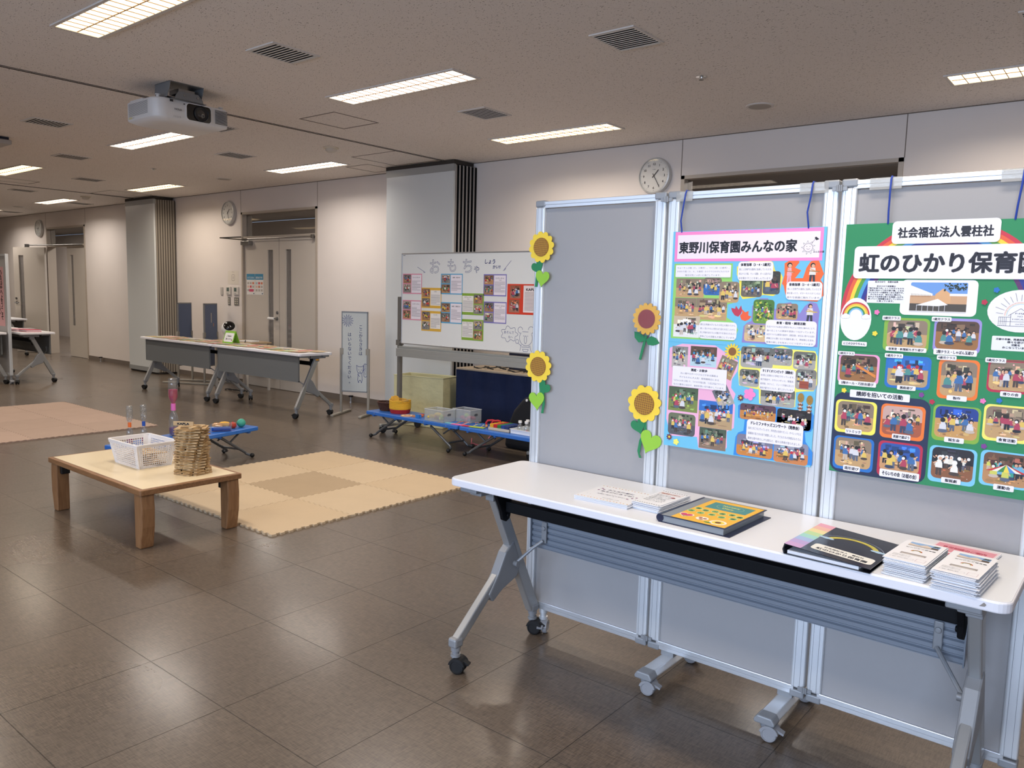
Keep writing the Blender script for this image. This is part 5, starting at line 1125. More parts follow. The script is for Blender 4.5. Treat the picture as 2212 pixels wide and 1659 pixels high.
def lump(nm, label, cat, x, y, r, col, kind='ball', rz=0, sz=(1, 1, 1), z=ZB, grp=None):
    t = MB()
    if kind == 'ball': t.sphere((0, 0, r), r, 18, 12)
    elif kind == 'pod': t.tube([(-r*2, 0, r*.8), (-r*1.6, 0, r*.9), (-r, 0, r), (0, 0, r*1.05), (r, 0, r), (r*1.6, 0, r*.85), (r*2, 0, r*.8)], [r*.25, r*.7, r*.95, r, r*.9, r*.6, r*.2], 12)
    elif kind == 'pep': t.lathe([(.001, 0), (r*.6, .002), (r*.95, r*.5), (r, r), (r*.8, r*1.5), (r*.3, r*1.7), (r*.15, r*1.55), (r*.12, r*1.9), (.001, r*1.95)], n=14)
    o = t.build(nm, mat('toy_'+col, col, .45), None, smooth=True); place(o, (x, y, z), rz); tag(o, label, cat, grp); return o
lump('toy_ball', 'teal wrapped ball on the far end of the blue table', 'toy', -5.845, 3.615, .036, '3fa38c')
lump('toy_banana', 'bright yellow soft toy beside the teal ball', 'toy', -5.905, 3.50, .026, 'f0b62c', 'pod', .9); lump('toy_corn', 'orange-yellow soft toy leaning by the red toy', 'toy', -5.90, 3.43, .025, 'e8a02c', 'pod', .3)
lump('toy_apple', 'dull red soft toy between yellow toy and teal ball', 'toy', -5.84, 3.535, .03, 'b8402c', 'pep')
# ---- first bench: baskets and bins
t = thing('wicker_basket', 'small dark brown wicker basket on the left end of the blue table', 'basket', (-5.775, 5.165, ZB)); WK = mat('wicker_brown', '4a2a1e', .7)
m = MB()
for k in range(12):
    z = .005+k*.0065; r0 = .062+.025*(k/11)**.8
    m.tube([(r0*(1+.06*(1 if (i+k) % 2 else -1))*math.cos(2*PI*i/28)*1.1, r0*(1+.06*(1 if (i+k) % 2 else -1))*math.sin(2*PI*i/28)*.85, z) for i in range(29)], .0035, 5)
m.build('woven_wall', WK, t)
MB().tube([(.095*math.cos(2*PI*i/24)*1.05, .078*math.sin(2*PI*i/24), .083) for i in range(25)], .0065, 6).build('rim', WK, t); MB().lathe([(.06, 0), (.06, .004)], n=20).build('basket_floor', WK, t)
t = thing('rope_basket', 'yellow rope basket with a red bottom band on the blue table', 'basket', (-5.57, 5.155, ZB)); 
m = MB(); m2 = MB()
for k in range(15):
    z = .004+k*.0082; r0 = .092+.012*min(1, k/6)
    (m2 if k < 5 else m).tube([(r0*math.cos(2*PI*i/28), r0*math.sin(2*PI*i/28)*.95, z+(0.012*max(0, k-11)/3*abs(math.cos(2*PI*i/28)))) for i in range(29)], .0046, 6)
m.build('rope_wall', mat('rope_yellow', 'dfae30', .8), t); m2.build('red_band', mat('rope_red', 'a8202c', .8), t); MB().lathe([(.09, 0), (.09, .004)], n=20).build('basket_floor', mat('rope_red', 'a8202c', .8), t)
MB().tube([(-.10, -.02, .115), (-.112, -.01, .145), (-.108, .02, .148), (-.10, .03, .115)], .006, 6).build('handle', mat('rope_yellow', 'dfae30', .8), t)
o = MB().lathe([(.038, -.006), (.04, 0), (.038, .006)], n=28).build('woven_disc', add_noise(mat('straw_gold', 'cf9c34', .8), 60, .15)); o.rotation_euler = (1.35, .1, .6); o.location = (-5.605, 5.125, ZB+.128); tag(o, 'round golden woven disc standing in the yellow rope basket', 'toy disc')
q = random.Random(2)
for i, c in enumerate(('a8322c', '2f6a4c', 'c87a3c', '8a2a3c', '3a5a8c')):
    o = MB().box(-.035, .035, -.01, .01, 0, .012).build('felt_strip', mat('felt_'+c, c, .9)); place(o, (-5.56+.028*(i-1.5), 5.15+q.uniform(-.02, .03), ZB+.088+.008*i), q.uniform(0, 3)); tag(o, ('red', 'green', 'orange-brown', 'dark red', 'blue')[i]+' felt strip lying in the yellow rope basket', 'felt strip')
# flat puzzle discs
o = MB().lathe([(.062, 0), (.062, .006)], n=28).build('round_board', mat('wood_light', 'd8a070', .6)); place(o, (-5.385, 5.075, ZB)); tag(o, 'round wooden game board with a cream picture on the blue table', 'game board')
p = PR(); p.circ(0, 0, .055, 'e8d8b8').circ(0, 0, .035, 'c8604c').circ(-.01, .01, .015, 'e8d8b8'); p.build('picture_print', o, (0, 0, .0062), False)
for i, (x, y, c, l) in enumerate(((-5.31, 5.19, 'd8603c', 'orange'), (-5.26, 5.14, 'd8744c', 'salmon'), (-5.235, 5.075, '2f7ac0', 'blue'), (-5.215, 5.165, '3f86b0', 'steel blue'), (-5.29, 5.085, 'c8885c', 'tan'))):
    P = [(.03*(1 if k % 2 else .55)*math.cos(2*PI*k/12), .03*(1 if k % 2 else .55)*math.sin(2*PI*k/12)) for k in range(12)]
    o = MB().prism(P, 'z', 0, .014 if c[0] != '2' else .03).build('puzzle_piece', mat('puzzle_'+c, c, .5)); place(o, (x, y, ZB), i*.5); tag(o, l+' jigsaw-shaped toy piece lying beside the clear bin', 'toy piece', 'jigsaw toy pieces')
FRO = glass('frosted_plastic', 'eef1f2', .5, .22)
def bin_(label, cx, cy, w_, d, h, rz=0):
    t = thing('clear_bin', label, 'storage bin', (cx, cy, ZB), rz); a, b = w_/2, d/2; th = .002
    MB().box(-a, a, -b, -b+th, 0, h).box(-a, -a+th, -b+th, b-th, 0, h).box(a-th, a, -b+th, b-th, 0, h).box(-a, a, b-th, b, 0, h).box(-a, a, -b, b, 0, th).build('bin_wall', FRO, t)
    MB().box(-a-.003, a+.003, -b-.003, -b+.003, h-.004, h+.001).box(-a-.003, a+.003, b-.003, b+.003, h-.004, h+.001).box(-a-.003, -a+.003, -b, b, h-.004, h+.001).box(a-.003, a+.003, -b, b, h-.004, h+.001).build('rim', glass('frosted_rim', 'f0f2f2', .5, .5), t)
    MB().prism(rrect(-.022, h*.52, .044, .02, .009), 'x', a-.0005, a+.0015).build('grip_hole', mat('bin_grip_dark', '5c5f62', .6), t); return t
bin_('clear plastic bin at the front of the blue table with pretend vegetables', -4.985, 5.105, .235, .16, .108); bin_('clear plastic bin standing behind the front one, by the dark blue cloth', -4.90, 5.235+.0, .0, .0, .0) if 0 else bin_('clear plastic bin with grip hole standing behind the front clear bin', -4.80, 5.27, .22, .15, .115)
q = random.Random(12); tc = [('9ab83c', 'green'), ('d8b83c', 'yellow'), ('c8344c', 'red'), ('b8c84c', 'lime'), ('d0506c', 'pink')]
for i in range(18):
    a = i < 12; x = (-4.985+q.uniform(-.085, .085)) if a else (-4.80+q.uniform(-.075, .075)); y = (5.105+q.uniform(-.05, .05)) if a else (5.27+q.uniform(-.045, .045))
    c = tc[i % 5] if a else tc[(2, 4, 0)[i % 3]]
    lump('toy_vegetable', c[1]+(' pretend vegetable inside the front clear bin' if a else ' pretend vegetable inside the rear clear bin'), 'toy food', x, y, .019, c[0], 'pod' if i % 2 else 'pep', q.uniform(0, 3), z=ZB+.003+.014*(i % 3), grp='pretend vegetables')
# ribbon strips
RB = [mat('ribbon_green', '4f9a5c', .7), mat('ribbon_red', 'c8344c', .7), mat('ribbon_orange', 'd88a4c', .7), mat('ribbon_white', 'd8d8d0', .7)]
for i, (x, y, a, c, l) in enumerate(((-4.785, 5.065, .05, '7cc0c8', 'pale turquoise'), (-4.70, 5.055, .12, 'e46aa8', 'bright pink'), (-4.575, 5.06, .15, 'c8283c', 'crimson red'), (-4.495, 5.07, .2, 'b4c83c', 'lime green'))):
    t = thing('card_strip', l+' card strip with ribbons on the blue tables', 'craft strip', (x, y, ZB+.001*i), a, 'ribbon craft strips')
    MB().box(-.075, .075, -.021, .021, 0, .004).build('strip', mat('strip_'+c, c, .6), t); q = random.Random(i)
    for k in range(3):
        z0 = .012; MB().tube([(.03, .0, .004), (.05+.01*k, .03+.01*k, z0+.01), (.02+.02*k, .055, z0+.02*q.random()), (.06, .08+.015*k, z0+.015*q.random())], .0016, 5).build('ribbon', RB[(i+k) % 4], t)
for i, (x, y) in enumerate(((-4.425, 5.16), (-4.375, 5.175))):
    t = thing('castanet', ('left' if i == 0 else 'right')+' one of two red wooden clappers beside the colour blocks', 'clapper', (x, y, ZB), .55, 'red clappers'); R_ = mat('clapper_red', 'b81f2c', .35)
    MB().tube([(-.03, 0, .016), (-.035, 0, .04), (-.02, 0, .062), (.02, 0, .066), (.045, 0, .06)], .009, 8).build('upper_arm', R_, t, smooth=True); MB().tube([(.045, 0, .06), (.04, 0, .025), (.02, 0, .012)], .008, 8).build('lower_arm', R_, t, smooth=True)
    MB().sphere((-.03, -.012, .014), .0135, 12, 8).build('wooden_knob', mat('wood_light', 'd8a070', .6), t, smooth=True)
t = thing('block_tray', 'pale wooden tray filled with rows of coloured blocks', 'tray', (-4.25, 5.16, ZB), .03)
MB().box(-.113, .113, -.095, .095, 0, .005).box(-.113, .113, -.095, -.09, 0, .026).box(-.113, .113, .09, .095, 0, .026).box(-.113, -.108, -.09, .09, 0, .026).box(.108, .113, -.09, .09, 0, .026).build('tray', mat('tray_wood_pale', 'c9bda8', .6), t)
bc = [('d8a02c', 'yellow'), ('b8242c', 'red'), ('2f7a3c', 'green'), ('1f448c', 'blue'), ('24386c', 'dark blue')]; BLK = []
for i in range(5):
    for j in range(4):
        c = bc[i]; m = MB().box(-.0198, .0198, -.02, .02, 0, .048); o = m.build('toy_block', mat('block_'+c[0], c[0], .35), None, .002, seg=1)
        place(o, (-4.25-.084+i*.042, 5.16-.067+j*.0445, ZB+.0055), .03); tag(o, '%s toy block in the pale tray, %s row from the front' % (c[1], ('first', 'second', 'third', 'last')[j]), 'toy block', 'blocks in the tray')
t = thing('white_tray', 'white plastic tray holding small capped bottles beside the screen post', 'tray', (-4.005, 5.165, ZB)); TW = mat('tray_white', 'e8ebee', .35)
MB().box(-.105, .13, -.085, .085, 0, .004).build('tray_floor', TW, t)
m = MB()
for a, b in (((-.105, -.085), (.13, -.085)), ((-.105, .085), (.13, .085)), ((-.105, -.085), (-.105, .085)), ((.13, -.085), (.13, .085))):
    sx = 1.08; m.bar((a[0]*sx, a[1]*1.1, .02), (b[0]*sx, b[1]*1.1, .02), .004, .036); m.bar((a[0]*sx*1.03, a[1]*1.16, .038), (b[0]*sx*1.03, b[1]*1.16, .038), .012, .003)
m.build('tray_wall', TW, t)
for i, (x, y, c, l) in enumerate(((-4.065, 5.13, 'a8d8c0', 'mint green'), (-4.005, 5.14, 'e0508c', 'pink'), (-3.94, 5.19, '5a5a60', 'dark grey'), (-4.05, 5.215, 'd8c8c0', 'clear'))):
    t = thing('small_bottle', 'small capped bottle with %s contents in the white tray' % l, 'bottle', (x, y, ZB+.0045), 0, 'small bottles in the tray')
    MB().lathe([(.02, 0), (.024, .008), (.024, .05), (.019, .064), (.012, .078), (.012, .085)], n=16).build('bottle_body', PET, t, smooth=True); MB().cyl((0, 0, .084), (0, 0, .104), .0155, 14).build('cap', WHITE, t, bevel=.002); MB().sphere((.003, -.002, .014), .012, 10, 6).build('contents', mat('content_'+c, c, .6), t, smooth=True)
# ================================================================ WHITEBOARD ON WHEELS
WBM = mat('whiteboard_enamel', 'e6e8e5', .15, spec=.6); WGR = mat('stand_grey_brown', '77756f', .45, .3); RAIL = mat('tray_rail_grey', 'a6a8a4', .4, .35)
YW = 5.45
t = thing('whiteboard', 'large wheeled whiteboard with toy information sheets and marker drawings', 'whiteboard', (-4.98, YW, 0))
MB().box(-.895, .895, 0.0, .02, .905, 1.785).build('writing_surface', WBM, t)
MB().box(-.905, .905, -.006, .024, 1.785, 1.797).box(-.905, .905, -.006, .024, .893, .905).box(-.905, -.895, -.006, .024, .893, 1.797).box(.895, .905, -.006, .024, .893, 1.797).build('frame', ALU, t, bevel=.003)
for s in (-1, 1):
    MB().box(s*.945-.018, s*.945+.018, .0, .045, .075, 1.365).build('post', WGR, t, bevel=.004)
    MB().box(s*.945-.022, s*.945+.022, -.24, .29, .055, .09).build('foot_bar', mat('stand_foot_grey', 'a09f98', .45, .3), t, bevel=.012)
    for y in (-.215, .265): caster(t, s*.945, y, .034, .07, RUBBER, RUBBER, a=.9)
    MB().cyl((s*.905, .01, .905), (s*.97, .01, .905), .02, 14).box(s*.945-.024, s*.945+.024, -.012, .05, .875, .93).build('pivot_knob', WGR, t)
MB().box(-.925, .925, -.05, .0, .768, .815).box(-.925, .925, -.05, -.046, .815, .85).box(-.925, .925, -.02, .02, .815, .87).build('tray_beam', RAIL, t, bevel=.004)
MB().tube([(-.94, .02, .14), (.94, .02, .14)], .012, 10).build('cross_bar', WGR, t)
# marker drawings: local u = X+4.98
p = PR(); IN = '303f86'; X0 = 4.98
for s_, x, z, sz in (('お', -5.42, 1.605, .135), ('も', -5.195, 1.622, .12), ('ち', -4.995, 1.612, .13), ('ゃ', -4.88, 1.612, .075)):
    p.text(s_, x+X0, z, sz, IN, 'c', outline=.0032)
p.text('しょう', -4.72+X0, 1.69, .04, IN, 'c', shear=.1, bold=.03); p.text('かい!!', -4.64+X0, 1.645, .032, IN, 'c', shear=.1, bold=.03)
for a, b in (((-5.66, 1.66), (-5.552, 1.608)), ((-5.575, 1.612), (-5.56, 1.605)), ((-4.47, 1.713), (-4.56, 1.624)), ((-4.53, 1.645), (-4.548, 1.626))): p.line([(a[0]+X0, a[1]), (b[0]+X0, b[1])], .0038, IN)
# speech cloud and bear
def L2(pts, w_=.0034): p.line([(x+X0, z) for x, z in pts], w_, IN)
q = [(-4.471+(.088+.012*math.cos(7*a))*math.cos(a), 1.062+(.062+.012*math.cos(7*a))*math.sin(a)) for a in [2*PI*i/60 for i in range(61)]]; L2(q)
p.text('あそんで', -4.475+X0, 1.065, .026, IN, 'c'); p.text('ね〜', -4.455+X0, 1.025, .024, IN, 'c')
L2([(-4.28+.072*math.cos(a), 1.035+.068*math.sin(a)) for a in [math.radians(k) for k in range(140, 401, 12)]]); L2([(-4.345+.027*math.cos(a), 1.103+.027*math.sin(a)) for a in [math.radians(k) for k in range(10, 271, 20)]]); L2([(-4.225+.030*math.cos(a), 1.108+.03*math.sin(a)) for a in [math.radians(k) for k in range(-80, 200, 20)]]); L2([(-4.32, 1.09), (-4.255, 1.09)])
for x in (-4.305, -4.262): L2([(x-.006, 1.05), (x, 1.056), (x+.006, 1.05)], .0025)
L2([(-4.284+.013*math.cos(a), 1.02+.035*math.sin(a)) for a in [2*PI*i/20 for i in range(21)]]); L2([(-4.33, .975), (-4.345, .92)]); L2([(-4.235, .972), (-4.215, .915)]); L2([(-4.325, .955), (-4.24, .955), (-4.245, .968)]); L2([(-4.315, .935), (-4.25, .935), (-4.26, .915), (-4.305, .915), (-4.315, .935)])
L2([(-4.378+.018*math.cos(a), 1.0+.018*math.sin(a)) for a in [2*PI*i/14 for i in range(15)]]); L2([(-4.365, .985), (-4.335, .965)])
p.rect(-5.865+X0, 1.772, .03, .005, '3a3a40'); p.build('marker_drawing', t, (0, -.0003, 0))
# sheets held on the whiteboard
def sheet(label, x, z, w_, h, col, title, sub, flip, sd, bars):
    o = thing('info_sheet', label, 'sheet', (x+0, YW-.0012, z), 0, 'toy information sheets')
    MB().box(0, w_, -.0006, .0004, 0, h).build('backing', mat('sheet_'+col, col, .6), o)
    p = PR(); tx, pw = (w_*.46, w_*.46) if not flip else (w_*.02, w_*.48); px = w_*.03 if not flip else w_*.55
    p.rect(tx, h*.05 if not bars else h*.13, w_*.51, h*.9 if not bars else h*.75, 'ebe4ea' if not bars else 'ece8e2')
    p.text(title, tx+w_*.25, h*.79, .012, '3a3a44', 'c', bold=.02, width=min(w_*.42, len(title)*.0125)); 
    if sub: p.text(sub, tx+w_*.27, h*.71, .009, '3a3a44', 'c')
    q = random.Random(sd)
    for i in range(9):
        y = h*(.64-.055*i); p.line([(tx+w_*.03, y), (tx+w_*(.48 if q.random() < .75 else .3), y)], .0028, '6d6872')
    p.build('text_panel', o, (0, -.0007, 0)); 
    for k in range(2):
        p = PR(); p.k = 4; y = h*(.53 if k == 0 else .06); g = (('8a6a52', 'b88a60'), ('6f6a68', 'a0785a'), ('a89a8c', '8a8680'))[(sd+k) % 3]
        photo(p, px, y, w_*.4, h*.42, sd*10+k, g[0], g[1], n=3, r=0, kids_h=.6, shirts=(('b8283c', '2f6fb0', 'e8c83c'), ('3f8a5c', 'd0443c', 'e8e8e8'))[k]); p.build('photo', o, (0, -.0007, 0))
    return o
sheet('pink toy sheet at the top left of the whiteboard', -5.865, 1.397, .27, .198, 'dc8ca4', 'フォームブロック', '', False, 1, False)
sheet('pink toy sheet low at the left edge of the whiteboard', -5.865, 1.138, .268, .196, 'dc8ca4', 'センサリーボトル', '', False, 2, False)
sheet('upper yellow toy sheet on the whiteboard', -5.597, 1.264, .27, .196, 'e0b040', 'リボン', '', False, 3, True)
sheet('lower yellow toy sheet on the whiteboard', -5.594, 1.04, .27, .196, 'e0b040', 'ミニバス', '', False, 4, True)
sheet('upper light blue toy sheet on the whiteboard', -5.335, 1.402, .283, .194, '5aa8d0', '２歳児　色合わせ', '', False, 5, False)
sheet('lower light blue toy sheet on the whiteboard', -5.33, 1.126, .28, .2, '5aa8d0', '２歳児　洗濯ばさみ', '', False, 6, False)
sheet('upper green toy sheet on the whiteboard', -5.055, 1.216, .273, .2, '86ac3c', 'マグフォーマー', '４歳児', True, 7, True)
sheet('lower green toy sheet, lowest on the whiteboard', -5.053, .979, .273, .195, '86ac3c', 'スノーブロックミニ', '４歳児', True, 8, True)
sheet('upper purple toy sheet on the whiteboard', -4.789, 1.396, .272, .197, '7a74b8', 'センサリーボール', '０歳児', False, 9, False)
sheet('lower purple toy sheet on the whiteboard', -4.78, 1.15, .269, .195, '7a74b8', 'アイスクリームけん玉', '０歳児', False, 10, False)
o = thing('info_sheet', 'larger red laminated sheet about building planks, partly hidden by the screen', 'sheet', (-4.505, YW-.0012, 1.24), 0, 'toy information sheets')
MB().box(0, .39, -.0006, .0004, 0, .268).build('backing', mat('sheet_red', 'd8442f', .35), o)
p = PR(); p.rect(.185, .02, .19, .235, 'ece0de'); p.text('KAPLA', .215, .21, .026, '1c1a20', bold=.05, width=.12)
for i in range(14): p.line([(.2, .195-.0118*i), (.2+(.15 if i % 4 else .11), .195-.0118*i)], .0032, '6a5a5c')
p.build('text_panel', o, (0, -.0007, 0))
for k in range(2): p = PR(); p.k = 4; photo(p, .022+.01*(1-k), .14-.125*k, .12, .115, 60+k, '9a5a44', 'a8705c', n=4, r=0, kids_h=.6); p.build('photo', o, (0, -.0007, 0))
# ================================================================ BEHIND THE WHITEBOARD
CRM = add_noise(mat('cream_vinyl_wrap', 'd2cda2', .28), 3, .03, .5, 9, dist=.02)
t = thing('cardboard_box', 'tall open box wrapped in glossy cream paper behind the blue table', 'box', (-5.654, 5.83, 0), math.radians(12))
MB().box(-.62, 0, 0, .012, 0, .535).box(-.62, 0, .29, .302, 0, .535).box(-.62, -.608, .012, .29, 0, .535).box(-.012, 0, .012, .29, 0, .535).box(-.62, 0, 0, .302, 0, .01).build('box_wall', CRM, t, bevel=.003)
MB().box(-.625, .002, -.003, .003, .527, .537).box(-.002, .004, 0, .302, .527, .537).build('folded_edge', CRM, t, bevel=.002)
NV = add_noise(mat('navy_cloth', '1b2748', .8, spec=.25), 3, .08, .6, 3.5, dist=.03)
t = thing('covered_table', 'table draped to the floor with a dark navy cloth behind the blue tables', 'table', (-4.6, 5.98, 0))
m = MB(); n = 60; vs = []; fs = []
for i in range(n+1):
    x = -.98+1.9*i/n
    for z in (.63, .45, .25, .04): vs.append((x, -.03-.012*math.sin(x*9+z*3)*(1-z/.7)-.008*math.sin(x*23), z))
for i in range(n):
    for k in range(3): fs.append((i*4+k, i*4+k+1, i*4+5+k, i*4+4+k))
m.add(vs, fs).box(-.98, -.97, -.03, .40, .04, .63); m.build('cloth', NV, t)
MB().box(-.98, .92, -.035, .42, .63, .65).build('tabletop', mat('desk_top_beige', 'b5a590', .5), t, bevel=.004)
m = MB()
for x in (-.93, .87):
    for y in (.02, .38): m.box(x-.015, x+.015, y-.015, y+.015, 0, .63)
m.build('leg', STEEL, t)
q = random.Random(6); m = MB()
for k in range(7):
    x = -.75+.16*k; m.tube([(x+.09*math.cos(a)*(1+.2*math.sin(3*a+k)), .09+.06*math.sin(a), .657+.012*(k % 3)+.01*math.sin(2*a)) for a in [2*PI*i/16 for i in range(15)]], .006, 6)
place(tag(m.build('cable_coils', RUBBER), 'tangled black cables lying on the navy-draped table', 'cables'), (-4.6, 5.98, 0))
tag(place(MB().box(-.15, .15, -.01, .01, 0, .19).build('navy_board', mat('navy_plastic', '16203c', .6), None, .004), (-4.94, 6.22, .652)), 'dark navy board standing on the draped table behind the whiteboard', 'board')
m = MB().lathe([(.12, 0), (.15, .06), (.13, .14), (.06, .17), (.001, .175)], n=18); o = m.build('white_plastic_bag', glass('bag_film', 'e6e6e8', .4, .5), None, smooth=True); place(o, (-4.58, 6.30, .652)); tag(o, 'crumpled white plastic bag on the draped table behind the whiteboard', 'bag')
m = MB().prism([(-.24, 0), (.26, 0), (.28, .25), (.25, .46), (.14, .52), (-.02, .49), (-.14, .36), (-.22, .18)], 'y', -.12, .12)
t = thing('black_bag', 'large black bag on the floor in front of the navy cloth', 'bag', (-4.345, 5.66, 0)); m.build('bag_body', mat('bag_black', '0d0e13', .8), t, bevel=.04, seg=4); MB().cyl((.03, -.125, .47), (.03, -.13, .47), .012, 10).build('buckle', WHITE, t)
m = MB(); q = random.Random(3)
for k in range(3): m.tube([(-5.05+.03*k, 5.62, .012), (-4.9, 5.45+.02*k, .01), (-4.72, 5.38, .01), (-4.71, 5.43, .03), (-4.72, 5.62, .2)] if k == 0 else [(-4.92+.02*k, 5.42+.02*k, .008), (-4.83, 5.36+.03*k, .012), (-4.75, 5.40+.02*k, .008)], .0035, 6)
tag(m.build('pink_cable', mat('cable_pink', 'c86a7c', .6)), 'thin pink cord hanging to the floor behind the blue tables', 'cord')
# ================================================================ SIGN STANDS
def stand(name, label, cat, loc, rz, face, w_=.36, grp=None, z0=.265, z1=1.175):
    t = thing(name, label, cat, loc, rz, grp); PB = mat('stand_post_beige', '9b968c', .5, .1)
    for s in (-1, 1):
        x = s*(w_/2+.012); MB().box(x-.013, x+.013, -.012, .012, .02, .76).build('post', PB, t, bevel=.003)
        MB().box(x-.02, x+.02, -.25, .25, 0, .024).build('foot_bar', PB, t, bevel=.006); MB().box(x-s*.03, x+s*.004, -.014, .014, .69, .76).build('clamp', PB, t)
    MB().box(-w_/2, w_/2, -.008, .008, z0, z1).build('board', face, t)
    MB().box(-w_/2-.003, w_/2+.003, -.012, .012, z1-.01, z1+.006).box(-w_/2-.003, w_/2+.003, -.012, .012, z0-.006, z0+.008).box(-w_/2-.003, -w_/2+.006, -.012, .012, z0, z1).box(w_/2-.006, w_/2+.003, -.012, .012, z0, z1).build('frame', mat('stand_frame_grey', '8b8d8e', .4, .5), t)
    return t
t = stand('sign_stand', 'narrow whiteboard sign on two posts with handwritten Japanese and a cat drawing', 'sign', (-7.03, 5.80, 0), math.radians(27), mat('sign_enamel', 'c6cccb', .25), .31)
p = PR(); p.vtext('ここからさきは', .075, .99, .042, '3c4a8c', 1.2, .01); p.vtext('はいらないでください。', -.06, .90, .042, '3c4a8c', 1.28, .01)
for k in range(14):
    a = 2*PI*k/14; p.line([(-.085+.035*math.cos(a-.2), 1.075+.035*math.sin(a-.2)), (-.085+.072*math.cos(a), 1.075+.072*math.sin(a)), (-.085+.035*math.cos(a+.2), 1.075+.035*math.sin(a+.2))], .003, '3c4a8c')
for k in range(-2, 3): p.line([(-.115, 1.075+.013*k), (-.055, 1.075+.013*k)], .002, '3c4a8c').line([(-.085+.013*k, 1.045), (-.085+.013*k, 1.105)], .002, '3c4a8c')
def P2(pts): p.line(pts, .0045, '2f3e88')
P2([(.03, .52), (.025, .57), (.05, .555), (.085, .555), (.11, .57), (.105, .52), (.10, .49), (.07, .475), (.04, .49), (.03, .52)]); P2([(.05, .52), (.058, .515)]); P2([(.08, .515), (.088, .52)]); P2([(.06, .497), (.07, .49), (.08, .497)]); P2([(.045, .48), (.04, .40), (.05, .37), (.06, .40), (.075, .40), (.085, .37), (.095, .40), (.09, .48)]); P2([(.04, .47), (.065, .44)]); P2([(.1, .5), (.12, .53)])
p.poly([(0, 0), (0, 0), (0, 0)], '3c4a8c') if 0 else None; q = rrect(.115, .44, .035, .15, .015); P2(q+[q[0]]); p.vtext('すすまないで', .1325, .568, .018, '3c4a8c', 1.15)
p.build('handwriting', t, (0, -.0084, 0))
NB = add_noise(mat('navy_felt', '67738d', .9), 4, .03)
stand('sign_stand', 'left one of two tall navy felt boards standing behind the far table', 'board stand', (-11.09, 5.95, 0), math.radians(120), NB, .34)
t = stand('sign_stand', 'right one of two navy felt boards, with a paper strip, behind the far table', 'board stand', (-10.72, 6.15, 0), math.radians(120), NB, .34)
p = PR(); p.rect(.0, .90, .02, .14, 'b5b0a4').rect(.06, .84, .015, .05, 'c08a6c'); p.build('paper_strip', t, (0, -.009, 0))
# ================================================================ FAR TABLES WITH PRINTS
GF = 'grey-fronted folding tables'
training_table('left one of two joined folding tables with grey front panels at the back', (-9.84, 5.335, 0), PI, 'flat', GF)
training_table('right one of two joined folding tables with grey front panels at the back', (-8.0, 5.325, 0), PI, 'flat', GF)
stk = PR(); stk.rect(-.02, -.008, .04, .016, 'e0a030'); o = stk.build('yellow_label', bpy.data.objects['folding_table.002'] if 'folding_table.002' in bpy.data.objects else None, (0, 0, 0)); o.rotation_euler = (PI/2, 0, -PI/2); o.location = (-.8395, -.055, .642)
q = random.Random(21); prints = []
pc = ['b89a6c', 'c8b088', '8a9a6c', 'b8607c', 'b0645c', 'd8c8a0', '96a59c', 'c4bcb0', 'c8a078', '98a8b8', '9ab06c', 'cf9a60']
nmc = {'b89a6c': 'olive-tan', 'c8b088': 'sand', '8a9a6c': 'sage', 'b8607c': 'mauve', 'b0645c': 'brick red', 'd8c8a0': 'cream', '96a59c': 'grey-green', 'c4bcb0': 'pale grey', 'c8a078': 'light brown', '98a8b8': 'grey-blue', '9ab06c': 'leaf green', 'cf9a60': 'orange-tan'}
for i in range(42):
    row = i % 2; x = -10.6+(i//2)*.165+q.uniform(-.02, .02)+row*.05; y = (5.235, 5.425)[row]+q.uniform(-.015, .02)
    if -8.93 < x < -8.80: continue
    c = pc[(i*5) % 12]; o = MB().box(-.095, .095, -.075, .075, 0, .0028).build('pamphlet', mat('pamphlet_'+c, c, .5)); place(o, (x, y, .7212+.003*((i//2) % 3)), q.uniform(-.2, .2))
    tb = 'left' if x < -8.9 else 'right'
    tag(o, '%s pamphlet, %s row on the %s far table, %s' % (nmc[c], ('front', 'back')[row], tb, ('near its left end', 'toward its middle', 'near its right end')[min(2, int(((x+10.74) % 1.84)/.62))]), 'pamphlet', 'pamphlets on the far tables')
    p = PR()
    for k in range(5): p.rect(-.09+.036*k, -.06+.02*(k % 3), .03, .06, pc[(i+k*3+2) % 12])
    p.build('print', o, (0, 0, .0029), False)
t = thing('table_sign', 'small lime green tent sign with a white notice on the far table', 'sign', (-8.87, 5.36, .7305), .1)
GRN = mat('lime_card', '86c13a', .55)
MB().add([(-.10, -.055, 0), (.10, -.055, 0), (.10, 0, .15), (-.10, 0, .15), (-.10, -.0535, 0), (.10, -.0535, 0), (.10, .0015, .15), (-.10, .0015, .15)], [(0, 1, 2, 3), (7, 6, 5, 4), (0, 4, 5, 1), (1, 5, 6, 2), (3, 2, 6, 7), (0, 3, 7, 4)]).build('front_panel', GRN, t)
MB().add([(-.10, .055, 0), (.10, .055, 0), (.10, 0.0015, .15), (-.10, 0.0015, .15), (-.10, .0535, 0), (.10, .0535, 0), (.10, 0, .148), (-.10, 0, .148)], [(0, 1, 2, 3), (7, 6, 5, 4), (0, 4, 5, 1), (1, 5, 6, 2), (3, 2, 6, 7), (0, 3, 7, 4)]).build('back_panel', GRN, t)
p = PR(); p.poly(rrect(-.085, .018, .17, .115, .012), 'f0eff0'); p.text('ご自由に', 0, .082, .022, '2a2a30', 'c', bold=.04); p.text('ご覧ください', 0, .045, .02, '2a2a30', 'c', bold=.04); p.circ(.065, .04, .009, 'a0342c'); o = p.build('notice', t, (0, -.0556, 0)); o.rotation_euler = (PI/2-.35, 0, 0)
